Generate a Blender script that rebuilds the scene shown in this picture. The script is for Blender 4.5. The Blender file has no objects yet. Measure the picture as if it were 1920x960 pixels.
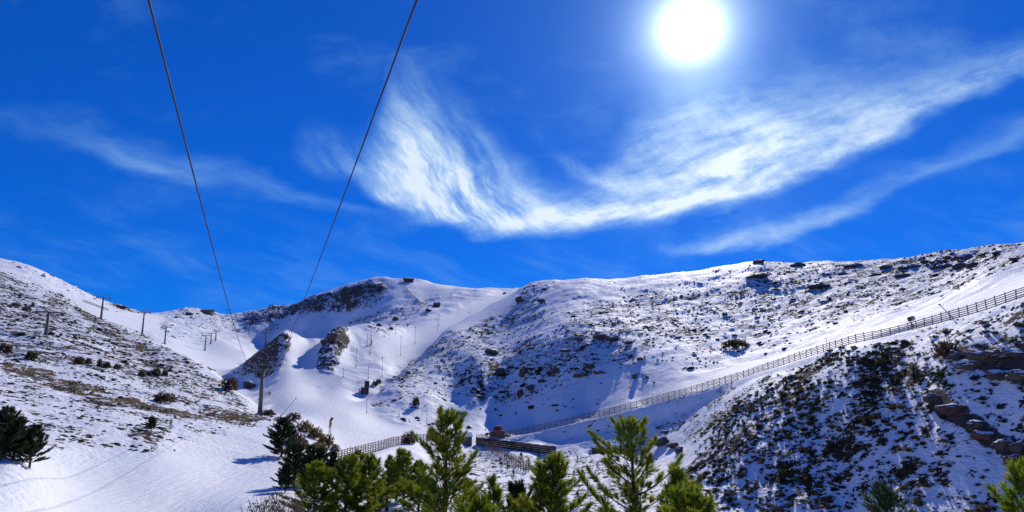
import bpy, math, random
import numpy as np
from mathutils import Vector, Matrix

# ------------------------------------------------------------------ camera, sky, sun, exposure
SC = bpy.context.scene
COL = SC.collection
F, PITCH = 1280.0, math.radians(12.0)          # photograph is 1920 x 960
CP, SP = math.cos(PITCH), math.sin(PITCH)
cam_d = bpy.data.cameras.new('camera'); cam = bpy.data.objects.new('camera', cam_d); COL.objects.link(cam)
cam_d.sensor_width = 36.0; cam_d.lens = 36.0 * F / 1920.0
cam_d.clip_start = 0.1; cam_d.clip_end = 9000.0
cam.location = (0, 0, 0); cam.rotation_euler = (math.radians(90) + PITCH, 0, 0)
SC.camera = cam

SUN_AZ, SUN_EL = math.radians(16.05), math.radians(29.4)   # azimuth clockwise from +Y
SUND = Vector((math.sin(SUN_AZ) * math.cos(SUN_EL), math.cos(SUN_AZ) * math.cos(SUN_EL), math.sin(SUN_EL)))
SUN_STRENGTH = 2.9
SKY_STRENGTH = 0.10
SC.view_settings.view_transform = 'Standard'; SC.view_settings.look = 'None'
SC.view_settings.exposure = 0.40; SC.view_settings.gamma = 1.0
SC.view_settings.use_curve_mapping = False
try:
    SC.cycles.use_denoising = True
    SC.cycles.max_bounces = 6; SC.cycles.diffuse_bounces = 3; SC.cycles.transparent_max_bounces = 6
except Exception: pass

class E:                                        # tiny expression -> node helper
    tree = None
    def __init__(s, v): s.v = v
    @staticmethod
    def math(op, *a, clamp=False):
        n = E.tree.nodes.new('ShaderNodeMath'); n.operation = op; n.use_clamp = clamp
        for i, x in enumerate(a):
            x = x.v if isinstance(x, E) else x
            if isinstance(x, (int, float)): n.inputs[i].default_value = float(x)
            else: E.tree.links.new(x, n.inputs[i])
        return E(n.outputs[0])
    def __add__(s, o): return E.math('ADD', s, o)
    def __radd__(s, o): return E.math('ADD', o, s)
    def __sub__(s, o): return E.math('SUBTRACT', s, o)
    def __rsub__(s, o): return E.math('SUBTRACT', o, s)
    def __mul__(s, o): return E.math('MULTIPLY', s, o)
    def __rmul__(s, o): return E.math('MULTIPLY', o, s)
    def __truediv__(s, o): return E.math('DIVIDE', s, o)
    def __rtruediv__(s, o): return E.math('DIVIDE', o, s)
    def __pow__(s, o): return E.math('POWER', s, o)
    def clamp(s): return E.math('ADD', s, 0.0, clamp=True)
    def exp(s): return E.math('EXPONENT', s)
def link(a, b): E.tree.links.new(a.v if isinstance(a, E) else a, b)
def sstep(x, a, b):
    n = E.tree.nodes.new('ShaderNodeMapRange'); n.interpolation_type = 'SMOOTHSTEP'
    link(x, n.inputs[0])
    for i, v in ((1, a), (2, b)):
        if isinstance(v, E): link(v, n.inputs[i])
        else: n.inputs[i].default_value = v
    n.inputs[3].default_value = 0; n.inputs[4].default_value = 1
    return E(n.outputs[0])
def combine(x, y, z):
    n = E.tree.nodes.new('ShaderNodeCombineXYZ')
    for i, v in enumerate((x, y, z)):
        if isinstance(v, E): link(v, n.inputs[i])
        else: n.inputs[i].default_value = v
    return n.outputs[0]
def noise(vec, scale, detail=4, rough=0.55, dist=0.0, lac=2.0, out=0):
    n = E.tree.nodes.new('ShaderNodeTexNoise')
    n.inputs['Scale'].default_value = scale; n.inputs['Detail'].default_value = detail
    n.inputs['Roughness'].default_value = rough; n.inputs['Distortion'].default_value = dist
    n.inputs['Lacunarity'].default_value = lac
    link(vec, n.inputs['Vector']); return E(n.outputs[out])
def mixc(f, a, b, mode='MIX'):
    n = E.tree.nodes.new('ShaderNodeMix'); n.data_type = 'RGBA'; n.blend_type = mode
    if isinstance(f, E): link(f, n.inputs[0])
    else: n.inputs[0].default_value = f
    for i, v in ((6, a), (7, b)):
        if isinstance(v, tuple): n.inputs[i].default_value = (v[0], v[1], v[2], 1)
        else: link(v, n.inputs[i])
    return n.outputs[2]
def fcurve(x, pts, xm, ym):                     # piecewise smooth curve y(x), node-based
    n = E.tree.nodes.new('ShaderNodeFloatCurve'); c = n.mapping.curves[0]
    pts = sorted(pts)
    c.points[0].location = (pts[0][0] / xm, pts[0][1] / ym); c.points[1].location = (pts[-1][0] / xm, pts[-1][1] / ym)
    for p in pts[1:-1]: c.points.new(p[0] / xm, p[1] / ym)
    n.mapping.extend = 'HORIZONTAL'; n.mapping.use_clip = False; n.mapping.update()
    link(x / xm, n.inputs['Value'])
    return E(n.outputs[0]) * ym

def build_world():
    w = bpy.data.worlds.new('World'); SC.world = w; w.use_nodes = True
    t = w.node_tree; E.tree = t; t.nodes.clear()
    out = t.nodes.new('ShaderNodeOutputWorld'); bg = t.nodes.new('ShaderNodeBackground')
    t.links.new(bg.outputs[0], out.inputs[0])
    sky = t.nodes.new('ShaderNodeTexSky'); sky.sky_type = 'NISHITA'; sky.sun_disc = False
    sky.sun_elevation = SUN_EL; sky.sun_rotation = SUN_AZ
    sky.altitude = 2600; sky.air_density = 1.0; sky.dust_density = 0.0; sky.ozone_density = 3.0
    # deep polarised-looking mountain blue
    sep = t.nodes.new('ShaderNodeSeparateColor'); t.links.new(sky.outputs[0], sep.inputs[0])
    lum = E(sep.outputs[0]) * 0.3 + E(sep.outputs[1]) * 0.4 + E(sep.outputs[2]) * 0.3
    r = (E(sep.outputs[0]) ** 1.0) * SKYK[0]
    g = E(sep.outputs[1]) * SKYK[1]
    b = E(sep.outputs[2]) * SKYK[2]
    # compress the wide whitish aureole so that the sky stays blue near the sun
    cmpz = 1.0 / E.math('ADD', lum * SKYK[3], 1.0)
    cc = t.nodes.new('ShaderNodeCombineColor')
    link(r * cmpz * cmpz, cc.inputs[0]); link(g * cmpz, cc.inputs[1]); link(b * cmpz, cc.inputs[2])
    skyc = cc.outputs[0]
    # direction -> fixed tangent plane of the sky (units of 100 photo pixels)
    tc = t.nodes.new('ShaderNodeTexCoord'); sx = t.nodes.new('ShaderNodeSeparateXYZ')
    t.links.new(tc.outputs['Generated'], sx.inputs[0])
    dx, dy, dz = E(sx.outputs[0]), E(sx.outputs[1]), E(sx.outputs[2])
    fw = E.math('MAXIMUM', dy * CP + dz * SP, 0.12); up = dz * CP - dy * SP
    X0 = dx / fw * 12.8 + 9.6; Y0 = 4.8 - up / fw * 12.8
    front = sstep(dy * CP + dz * SP, 0.25, 0.5)
    v0 = combine(X0, Y0, 0.0)
    def warp(amp, sc, det, off):
        q = X0 * 0.6 - Y0 * 0.25; p = Y0 * 1.5 + X0 * 0.3
        a = noise(combine(q + off, p, 3.1), sc, det, 0.6) - 0.5
        b = noise(combine(q, p + off, 7.7), sc, det, 0.6) - 0.5
        return a * amp, b * amp
    wa, wb = warp(0.9, 0.45, 2, 11.0); wc, wd = warp(0.42, 1.5, 6, 23.0)
    X = X0 + wa + wc; Y = Y0 + wb + wd
    def band(edge, thick, inten, soft=0.12):
        e = fcurve(X, edge, 19.2, 9.6); th = fcurve(X0, thick, 19.2, 9.6); it = fcurve(X0, inten, 19.2, 1.0)
        h = (e - Y)                              # >0 above the lower edge
        lo = sstep(h, -soft, soft * 2.8)
        fall = 1.0 - sstep(h / E.math('MAXIMUM', th, 0.02), 0.1, 1.0)
        return it * lo * fall
    # streak texture, turned so the filaments follow the sweep of the cloud
    def streak(ang, sx_, sy_, sc, det, seed, rough=0.62):
        ca, sa = math.cos(ang), math.sin(ang)
        xs = X0 + wa * 0.7 + wc * 0.3; ys = Y0 + wb * 0.7 + wd * 0.3
        u = xs * ca + ys * sa; v = ys * ca - xs * sa
        return noise(combine(u * sx_, v * sy_, seed), sc, det, rough, 0.0)
    s1 = streak(-0.25, 0.55, 1.7, 1.0, 9, 1.3); s2 = streak(0.9, 0.5, 1.6, 1.3, 9, 5.2); s3 = streak(0.3, 0.3, 1.5, 0.8, 7, 9.4)
    sfine = streak(0.75, 0.8, 2.0, 2.4, 8, 2.2, .7)
    main = band([(5.6, 3.05), (6.6, 3.45), (7.4, 4.0), (8.7, 4.36), (10, 4.47), (11.5, 4.4), (13, 4.15), (14.5, 3.66), (16, 3.08), (17.5, 2.35), (19.2, 1.45)],
                [(5.6, .6), (6.6, 1.0), (7.1, 2.1), (7.6, 3.4), (8.3, 3.1), (9.0, 2.5), (9.9, 1.8), (10.6, 1.25), (11.2, 1.6), (12.2, 2.9), (13.5, 3.2), (15, 2.7), (17, 1.9), (19.2, 1.1)],
                [(5.4, 0.0), (6.0, .05), (6.7, .30), (7.4, .78), (8.4, 1.0), (9.6, 1.02), (10.6, .85), (12.0, .85), (13.3, 1.0), (14.3, .85), (15.5, .65), (17, .5), (19.2, .42)])
    fanmix = sstep(X0, 9.2, 10.8)
    smain = s2 * (1.0 - fanmix) + s1 * fanmix
    dmain = (main * (0.12 + 1.75 * sstep(smain * 0.84 + sfine * 0.16, 0.25, 0.78))).clamp()
    low = band([(12.4, 4.72), (13.2, 4.74), (14, 4.66), (15, 4.38), (16.5, 3.8), (18, 3.22), (19.2, 2.78)],
               [(12.4, .2), (13.5, .45), (15, .5), (17, .6), (19.2, .8)], [(12.3, 0), (12.9, .45), (14, .6), (15.2, .5), (16.5, .32), (19.2, .2)], 0.08)
    dlow = low * (0.3 + 1.3 * sstep(s1, .2, .8))
    left = band([(0, 2.5), (1.5, 2.8), (3, 3.3), (4.5, 3.62), (6, 3.95), (7.4, 4.2), (8.6, 4.2)],
                [(0, .7), (3, .8), (4.5, .7), (6, .4), (7.4, .25), (8.6, .1)], [(0, .22), (2, .26), (3.3, .34), (4.6, .24), (5.6, .3), (6.6, .36), (7.8, .3), (8.7, 0)], 0.14)
    dleft = left * (0.25 + 1.5 * sstep(s3, .3, .7))
    wisp = band([(5.5, 3.05), (6.2, 3.3), (7.2, 3.45)], [(5.5, .6), (6, 1.1), (6.6, .9), (7.2, .5)], [(5.4, 0), (5.9, .15), (6.5, .24), (7.3, 0)], 0.12) * (0.3 + 1.3 * sstep(s2, .35, .7))
    hook = band([(10.3, 2.95), (10.9, 3.25), (11.6, 3.6), (12.6, 3.75)], [(10.3, .3), (11, .5), (11.6, .8), (12.6, .5)], [(10.3, 0), (10.9, .35), (11.5, .55), (12.6, 0)], 0.1) * (0.3 + 1.3 * sstep(s2, .35, .7))
    # thin veil towards the sun and general faint cirrus
    veil = sstep(noise(combine(X * 0.5, Y * 1.0, 4.0), 0.55, 7, 0.62), 0.5, 0.78) * 0.15
    veil2 = sstep(s3, .45, .8) * 0.2 * sstep(Y0, 3.0, 5.0)
    def union(*a):
        r_ = 1.0 - a[0].clamp()
        for q in a[1:]: r_ = r_ * (1.0 - q.clamp())
        return 1.0 - r_
    dens = union(dmain, dlow, dleft, wisp, hook, veil, veil2) * front
    cosang = E.math('MINIMUM', dx * SUND[0] + dy * SUND[1] + dz * SUND[2], 1.0)
    ang = E.math('ARCCOSINE', cosang) * (180 / math.pi)
    near = (ang * -0.07).exp()
    cl = t.nodes.new('ShaderNodeCombineColor')
    link(0.20 + dens * 0.34 + near * 0.30, cl.inputs[0]); link(0.50 + dens * 0.14 + near * 0.26, cl.inputs[1]); link(0.76 + near * 0.12, cl.inputs[2])
    k = 1.0 / SKY_STRENGTH
    sc_ = t.nodes.new('ShaderNodeVectorMath'); sc_.operation = 'SCALE'; t.links.new(cl.outputs[0], sc_.inputs[0]); sc_.inputs['Scale'].default_value = k
    col = mixc(dens * 0.93, skyc, sc_.outputs[0])
    # the sun itself and the bright air round it
    core = E.math('MINIMUM', (ang * -0.85).exp() * 1.3, 1.0)
    aur = (ang * -0.42).exp() * 0.7 + (ang * -0.13).exp() * 0.13
    gl = t.nodes.new('ShaderNodeCombineColor')
    link((core * 3.0 + aur * 0.55) * k, gl.inputs[0]); link((core * 3.0 + aur * 0.95) * k, gl.inputs[1]); link((core * 2.9 + aur * 1.1) * k, gl.inputs[2])
    col = mixc(1.0, col, gl.outputs[0], 'ADD')
    t.links.new(col, bg.inputs[0]); bg.inputs[1].default_value = SKY_STRENGTH
    try: w.cycles.sampling_method = 'MANUAL'; w.cycles.sample_map_resolution = 512
    except Exception: pass
SKYK = (0.035, 0.41, 1.18, 0.10)                 # r, g, b gain and aureole compression
build_world()

sl = bpy.data.lights.new('sun', 'SUN'); so = bpy.data.objects.new('sun', sl); COL.objects.link(so)
sl.energy = SUN_STRENGTH; sl.angle = math.radians(0.53); sl.color = (1.0, 0.94, 0.86)
so.rotation_euler = (-SUND).to_track_quat('-Z', 'Y').to_euler(); so.location = (30, 60, 120)

# ------------------------------------------------------------------ pixel / terrain helpers
rng = np.random.default_rng(7); random.seed(7)
def pix(px, py):                                # pixel -> azimuth, tan(elevation)
    cx = (np.asarray(px, float) - 960) / F; cy = (480 - np.asarray(py, float)) / F
    y = CP - cy * SP; z = SP + cy * CP
    return np.arctan2(cx, y), z / np.hypot(cx, y)
def proj(x, y, z):                              # point -> pixel
    f_ = np.maximum(y * CP + z * SP, 1e-3); u = z * CP - y * SP
    return 960 + F * x / f_, 480 - F * u / f_
def perlin(x, y, seed=0):
    xi = np.floor(x).astype(np.int64); yi = np.floor(y).astype(np.int64)
    xf = (x - xi).astype(np.float32); yf = (y - yi).astype(np.float32)
    def grad(ix, iy, fx, fy):
        h = (ix * 374761393 + iy * 668265263 + seed * 974711) & 0xffffffff
        h = ((h ^ (h >> 13)) * 1274126177) & 0xffffffff
        a = ((h ^ (h >> 16)) & 1023).astype(np.float32) * (2 * math.pi / 1024)
        return np.cos(a) * fx + np.sin(a) * fy
    u = xf * xf * xf * (xf * (xf * 6 - 15) + 10); v = yf * yf * yf * (yf * (yf * 6 - 15) + 10)
    a = grad(xi, yi, xf, yf); b = grad(xi + 1, yi, xf - 1, yf); c = grad(xi, yi + 1, xf, yf - 1); d = grad(xi + 1, yi + 1, xf - 1, yf - 1)
    return (a + u * (b - a)) + v * ((c + u * (d - c)) - (a + u * (b - a)))
def fbm(x, y, octs, seed=0, gain=0.5):
    s = 0; a = 1.0
    for i in range(octs):
        s = s + a * perlin(x * 2 ** i + 17.3 * i, y * 2 ** i - 9.1 * i, seed + i); a *= gain
    return s
def sm(x, a, b):
    t = np.clip((x - a) / (b - a), 0, 1); return t * t * (3 - 2 * t)

CTRL = []                                       # (azimuth, distance, tan elevation)
def P(*pts):
    for px, py, d in pts:
        a, t = pix(px, py); CTRL.append((float(a), d, float(t)))
def Zp(az, d, z): CTRL.append((math.radians(az), d, z / d))
def crest(pts, k=1.14, drop=14):
    P(*pts); P(*[(x, y + drop, d * k) for x, y, d in pts])
# ground round the camera
for az in (-150, -100, -60, -30, 0, 30, 60, 100, 150, 180):
    Zp(az, 2, -6.5); Zp(az, 8, -6.8); Zp(az, 20, -7.6)
for az in (-150, -105, 105, 150, 180):
    Zp(az, 60, -6); Zp(az, 300, 15); Zp(az, 1000, 60); Zp(az, 3500, 200)
for az, z35, z60 in ((-37, -5.6, -4.4), (-25, -8.6, -9.4), (-12, -9.3, -10.2), (0, -9.6, -13), (12, -10.5, -15), (25, -11, -14.5), (37, -11, -13)):
    Zp(az, 35, z35); Zp(az, 60, z60)
# groomed run
P((200, 960, 62), (300, 930, 72), (420, 900, 90), (210, 885, 83), (450, 960, 58), (520, 930, 70), (430, 872, 104), (560, 880, 105), (600, 858, 125),
  (640, 840, 162), (700, 820, 200), (620, 805, 200), (660, 780, 235), (600, 770, 245), (540, 750, 285), (600, 740, 320), (650, 745, 310), (520, 733, 320),
  (740, 806, 232), (800, 812, 235), (860, 813, 241), (935, 815, 245), (480, 709, 400), (445, 690, 490), (400, 668, 590))
P((640, 866, 140), (700, 848, 165), (770, 829, 195), (820, 828, 215), (640, 955, 66), (780, 955, 66), (720, 900, 105))
# left bank and slope
P((0, 855, 62), (60, 888, 60), (0, 960, 43), (110, 960, 55), (130, 900, 73), (100, 850, 84), (300, 852, 97), (0, 800, 100), (100, 795, 113), (200, 805, 112),
  (300, 795, 130), (400, 775, 163), (440, 800, 145), (490, 850, 118), (530, 862, 112), (0, 740, 140), (100, 725, 162), (200, 735, 168), (300, 737, 186), (400, 745, 203),
  (0, 680, 190), (100, 665, 217), (200, 675, 228), (300, 695, 240), (400, 718, 242), (0, 620, 260), (85, 632, 255), (170, 632, 300), (240, 652, 300),
  (0, 560, 380), (90, 580, 380), (487, 776, 190), (540, 782, 185), (560, 800, 168), (600, 822, 160), (640, 838, 160), (580, 850, 128))
crest([(500, 770, 218), (475, 757, 232), (440, 726, 255), (400, 697, 285), (350, 668, 320), (300, 645, 360), (250, 622, 400), (195, 606, 430), (130, 562, 480), (60, 530, 530), (0, 508, 570), (-150, 470, 600), (-400, 440, 600)], 1.12, 12)
# far left hill
crest([(-400, 400, 800), (-150, 450, 800), (0, 487, 800), (60, 500, 840), (130, 533, 880), (190, 562, 920), (245, 580, 950), (310, 590, 1000)], 1.3, 30)
P((60, 536, 660), (130, 566, 640), (200, 600, 600), (260, 618, 620))
# bowl behind the left slope
P((320, 638, 600), (385, 656, 620), (340, 622, 760), (420, 640, 690), (460, 662, 640), (380, 610, 950), (330, 605, 900))
# far mountain
crest([(350, 581, 1150), (400, 587, 1150), (430, 590, 1150), (480, 582, 1080), (510, 580, 1050), (560, 571, 1030), (600, 556, 1005), (650, 539, 980), (700, 529, 950), (770, 526, 950), (820, 533, 950), (880, 541, 950), (930, 541, 950), (975, 538, 950)], 1.25, 40)
P((450, 640, 880), (520, 640, 905), (450, 612, 1000), (540, 600, 965), (620, 600, 905), (700, 592, 800), (650, 568, 930), (760, 570, 820), (700, 560, 880), (800, 560, 850))
# rocky spurs in the valley head
P((535, 625, 430), (548, 627, 446), (562, 630, 458), (590, 634, 470), (608, 642, 455), (505, 648, 438), (470, 676, 445), (436, 694, 455), (500, 690, 400), (455, 703, 420), (505, 716, 370), (545, 712, 350),
  (600, 637, 470), (575, 640, 465), (560, 680, 405), (530, 713, 352), (535, 640, 520), (480, 695, 560), (590, 655, 540),
  (622, 620, 440), (640, 616, 450), (690, 613, 490), (730, 612, 520), (600, 700, 372), (575, 715, 352), (615, 660, 408), (650, 660, 425), (690, 655, 440), (655, 700, 372), (640, 724, 342), (620, 728, 338),
  (640, 632, 570), (690, 625, 590), (590, 722, 345))
# side gully
P((690, 728, 345), (715, 692, 390), (730, 660, 450), (780, 630, 520), (800, 607, 590), (850, 583, 690), (900, 562, 790), (945, 548, 890), (760, 612, 600), (785, 585, 700), (720, 600, 720))
# big slope on the right
crest([(690, 748, 292), (720, 722, 312), (760, 690, 345), (800, 655, 385), (830, 622, 425), (880, 592, 465), (920, 570, 500), (960, 550, 530), (985, 536, 550)], 1.10, 12)
crest([(1030, 525, 510), (1100, 522, 480), (1200, 518, 460), (1270, 513, 450), (1350, 501, 445), (1420, 490, 435), (1550, 490, 430), (1640, 487, 425), (1750, 475, 415), (1850, 462, 405), (1920, 455, 400), (2100, 440, 400), (2400, 430, 400)], 1.25, 30)
P((700, 772, 262), (740, 792, 246), (800, 800, 248), (860, 803, 258), (930, 803, 268), (1000, 792, 263), (800, 745, 278), (850, 702, 322), (790, 712, 312),
  (1290, 655, 275), (1200, 645, 288), (1100, 640, 302), (1000, 668, 308), (900, 680, 316), (1000, 740, 280), (1100, 722, 271), (1200, 702, 259), (1200, 752, 239), (1100, 772, 253), (900, 752, 285),
  (1290, 700, 246), (1400, 665, 262), (1500, 632, 262), (1600, 602, 262), (1700, 577, 258), (1800, 543, 250), (1900, 510, 225), (1830, 530, 230), (2000, 490, 225),
  (1300, 582, 350), (1400, 562, 350), (1500, 560, 340), (1600, 541, 340), (1700, 522, 335), (1800, 502, 330), (1200, 582, 368), (1100, 582, 372), (1000, 602, 380), (950, 622, 390), (900, 640, 380), (1900, 474, 300))
FENCE = [(893, 829, 237), (940, 824, 240), (1000, 812, 240), (1100, 789, 233), (1200, 765, 222), (1300, 739, 211), (1400, 710, 200), (1500, 678, 184), (1600, 648, 171), (1690, 632, 165), (1705, 626, 164), (1800, 601, 156), (1850, 587, 152), (1920, 563, 147), (1990, 540, 143)]
P(*FENCE[:9], *FENCE[11:])
P(*[(x + 6, y - 6, d * 1.05) for x, y, d in FENCE[2:9]])
# bank under the fence, plot, near hill
P((1000, 832, 227), (930, 838, 227), (1043, 853, 212), (960, 843, 220), (1000, 870, 190), (1000, 910, 150), (1000, 960, 115), (1100, 838, 214), (1100, 851, 207), (1100, 872, 186), (1100, 960, 114),
  (1200, 815, 207), (1200, 852, 194), (1200, 880, 168), (1200, 960, 112), (1300, 752, 207), (1290, 805, 190), (1285, 855, 165), (1290, 960, 113),
  (870, 845, 222), (870, 872, 188), (900, 905, 148), (900, 960, 104), (800, 850, 200), (800, 885, 150), (740, 850, 178))
P((1400, 960, 119), (1400, 860, 133), (1400, 780, 152), (1400, 728, 174), (1600, 960, 115), (1600, 850, 125), (1600, 740, 138), (1600, 672, 149), (1500, 900, 124), (1500, 760, 146),
  (1800, 960, 104.5), (1800, 850, 112.5), (1800, 740, 122.5), (1800, 655, 132), (1800, 618, 142), (1920, 960, 101), (1920, 800, 111), (1920, 680, 121), (1920, 600, 132), (2100, 900, 90), (2100, 600, 130), (2100, 500, 145))
C_ = np.array(CTRL)
UA, VA = 4.0, 1.0
U = np.stack([C_[:, 0] * UA, np.log(C_[:, 1]) * VA], 1)
def kern(r): return np.where(r > 1e-9, r * r * np.log(np.maximum(r, 1e-9)), 0)
n_ = len(U); K = kern(np.linalg.norm(U[:, None] - U[None], axis=2)) + np.eye(n_) * 2e-4
A_ = np.zeros((n_ + 3, n_ + 3)); A_[:n_, :n_] = K; A_[:n_, n_] = 1; A_[:n_, n_ + 1:] = U; A_[n_, :n_] = 1; A_[n_ + 1:, :n_] = U.T
W_ = np.linalg.lstsq(A_, np.concatenate([C_[:, 2], np.zeros(3)]), rcond=None)[0]
ga = np.unique(np.concatenate([np.radians(np.linspace(-180, -50, 40)), np.radians(np.linspace(-50, 50, 420)), np.radians(np.linspace(50, 180, 40))]))
gl_ = np.linspace(math.log(0.8), math.log(4000), 420)
G = np.zeros((len(ga), len(gl_)))
for i, a in enumerate(ga):
    q = np.stack([np.full(len(gl_), a * UA), gl_ * VA], 1)
    G[i] = kern(np.linalg.norm(q[:, None] - U[None], axis=2)) @ W_[:n_] + W_[n_] + q @ W_[n_ + 1:]
# fine polar grid
AZ = np.concatenate([np.radians(np.linspace(-180, -45, 60)[:-1]), np.radians(np.linspace(-45, 45, 1000)), np.radians(np.linspace(45, 180, 60)[1:-1])])
RR = np.concatenate([np.geomspace(1.0, 40, 60)[:-1], np.geomspace(40, 110, 130)[:-1], np.geomspace(110, 330, 310)[:-1], np.geomspace(330, 620, 150)[:-1], np.geomspace(620, 1300, 110)[:-1], np.geomspace(1300, 4000, 16)])
fi = np.interp(AZ, ga, np.arange(len(ga))); fj = np.interp(np.log(RR), gl_, np.arange(len(gl_)))
i0 = np.minimum(fi.astype(int), len(ga) - 2); j0 = np.minimum(fj.astype(int), len(gl_) - 2); wi = (fi - i0)[:, None]; wj = (fj - j0)[None]
T = G[i0][:, j0] * (1 - wi) * (1 - wj) + G[i0 + 1][:, j0] * wi * (1 - wj) + G[i0][:, j0 + 1] * (1 - wi) * wj + G[i0 + 1][:, j0 + 1] * wi * wj
RG = np.broadcast_to(RR[None], T.shape); GX = np.sin(AZ)[:, None] * RG; GY = np.cos(AZ)[:, None] * RG
GZ = T * RG
GZ = np.where(RG < 12, GZ * 0 - 6.7 + (GZ + 6.7) * sm(RG, 4, 12), GZ)
PX, PY = proj(GX, GY, GZ); FRONT = (GY > 5)

jx = 26 * perlin(GX / 14, GY / 14, 91) + 12 * perlin(GX / 4, GY / 4, 92); jy = 22 * perlin(GX / 12, GY / 12, 93) + 10 * perlin(GX / 4, GY / 4, 94)
def region(poly, d0, d1, jit=1.0):              # polygon in the photograph at a distance range -> 0/1 on the ground
    p = np.array(poly, float); x = PX + jx * jit; y = PY + jy * jit
    box = FRONT & (RG > d0) & (RG < d1) & (x > p[:, 0].min()) & (x < p[:, 0].max()) & (y > p[:, 1].min()) & (y < p[:, 1].max())
    idx = np.nonzero(box); xx = x[idx]; yy = y[idx]; ins = np.zeros(len(xx), bool)
    for k in range(len(p)):
        (x1, y1), (x2, y2) = p[k], p[k - 1]
        c = ((y1 > yy) != (y2 > yy)) & (xx < (x2 - x1) * (yy - y1) / (y2 - y1 + 1e-9) + x1)
        ins ^= c
    m = np.zeros(T.shape, np.float32); m[idx] = ins; return m
def blur(m, n=3):
    for _ in range(n):
        m = (m + np.roll(m, 1, 0) + np.roll(m, -1, 0)) / 3; m[:, 1:-1] = (m[:, :-2] + m[:, 1:-1] + m[:, 2:]) / 3
    return m
groom = np.maximum.reduce([
    region([(0, 1100), (110, 930), (120, 880), (300, 858), (440, 866), (520, 900), (600, 862), (650, 842), (560, 790), (505, 775), (500, 738), (520, 715), (640, 728), (690, 752), (720, 790), (800, 808), (960, 806), (960, 822), (800, 820), (700, 838), (560, 960), (560, 1100)], 40, 345, .35),
    region([(520, 716), (545, 640), (560, 625), (605, 637), (640, 725)], 340, 480, .2),
    region([(300, 660), (330, 625), (400, 625), (470, 665), (430, 700), (500, 735), (470, 735), (380, 700)], 330, 800, .3),
    region([(690, 640), (760, 605), (820, 600), (900, 560), (960, 540), (980, 560), (800, 660), (730, 690)], 400, 950, .3),
    region([(745, 526), (860, 532), (830, 580), (800, 580)], 600, 960, .2),
    region([(60, 500), (130, 530), (320, 590), (300, 630), (200, 600), (100, 540)], 580, 1000, .4),
    region([(930, 800), (1100, 770), (1300, 708), (1500, 655), (1700, 605), (1800, 565), (1930, 500), (1930, 560), (1690, 625), (1500, 672), (1300, 735), (1000, 808)], 150, 262, .3)])
groom = blur(groom, 4)
veg = np.zeros(T.shape, np.float32); brown = veg.copy(); rock = veg.copy()
def paint(a, poly, d0, d1, v, jit=1.0, n=7): np.maximum(a, blur(region(poly, d0, d1, jit), n) * v, out=a)
big = [(690, 760), (760, 690), (830, 620), (985, 535), (1270, 505), (1950, 440), (1950, 520), (1700, 580), (1300, 700), (1000, 800), (760, 800)]
paint(veg, big, 240, 620, .34)
paint(veg, [(700, 740), (830, 625), (960, 560), (1030, 545), (1010, 600), (900, 660), (800, 720)], 290, 560, .52)
paint(veg, [(1040, 590), (1200, 545), (1450, 530), (1500, 600), (1400, 650), (1250, 650), (1090, 640)], 280, 420, .52)
paint(veg, [(1400, 500), (1640, 490), (1920, 460), (1920, 500), (1700, 570), (1500, 620), (1380, 560)], 255, 440, .54)
paint(veg, [(830, 700), (950, 640), (1080, 610), (1200, 640), (1190, 690), (1050, 720), (960, 760), (860, 750)], 260, 350, .55)
smooth = blur(region([(1150, 690), (1300, 650), (1290, 720), (1000, 800), (760, 800), (800, 760), (960, 770), (1060, 730)], 240, 300, .6), 4)
veg = veg * (1 - smooth * .45)
veg = veg * (1 - .7 * blur(region([(985, 520), (1270, 500), (1420, 490), (1250, 545), (1120, 560), (1040, 590), (1010, 570)], 360, 560, 1), 4))
paint(veg, [(1290, 980), (1270, 880), (1400, 740), (1560, 660), (1690, 640), (1780, 700), (1700, 960)], 90, 185, .62)
paint(veg, [(1690, 640), (1760, 640), (1920, 580), (1950, 980), (1650, 980), (1760, 780)], 90, 170, .50)
paint(veg, [(1690, 640), (1800, 605), (1930, 570), (1930, 660), (1760, 680)], 110, 160, .5)
paint(veg, [(1230, 790), (1300, 760), (1500, 690), (1560, 660), (1400, 740), (1290, 850)], 140, 215, .50)
paint(veg, [(1040, 800), (1230, 780), (1300, 745), (1230, 860), (1100, 830)], 180, 235, .34)
paint(veg, [(830, 850), (1000, 850), (1230, 860), (1280, 990), (700, 990), (740, 900)], 90, 235, .42)
paint(veg, [(-200, 480), (0, 505), (130, 560), (250, 622), (400, 697), (480, 760), (380, 760), (200, 700), (-200, 660)], 150, 600, .58)
paint(veg, [(-200, 660), (200, 690), (420, 760), (520, 780), (300, 850), (-200, 850)], 70, 240, .38)
paint(brown, [(0, 675), (110, 700), (230, 745), (330, 765), (470, 778), (560, 780), (560, 792), (420, 790), (300, 775), (180, 748), (60, 715), (0, 705)], 120, 230, 1.0, .8)
paint(brown, [(120, 570), (200, 610), (290, 660), (360, 690), (330, 690), (240, 650), (150, 600)], 230, 460, .7, .8)
paint(veg, [(0, 675), (110, 700), (230, 745), (330, 765), (470, 778), (560, 780), (560, 795), (420, 795), (300, 780), (180, 755), (60, 725), (0, 715)], 120, 230, .74, .8)
paint(veg, [(120, 565), (200, 605), (290, 655), (360, 685), (330, 690), (240, 650), (150, 600)], 230, 460, .74, .8)
paint(veg, [(220, 830), (260, 790), (330, 790), (300, 840)], 90, 140, .6)
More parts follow.
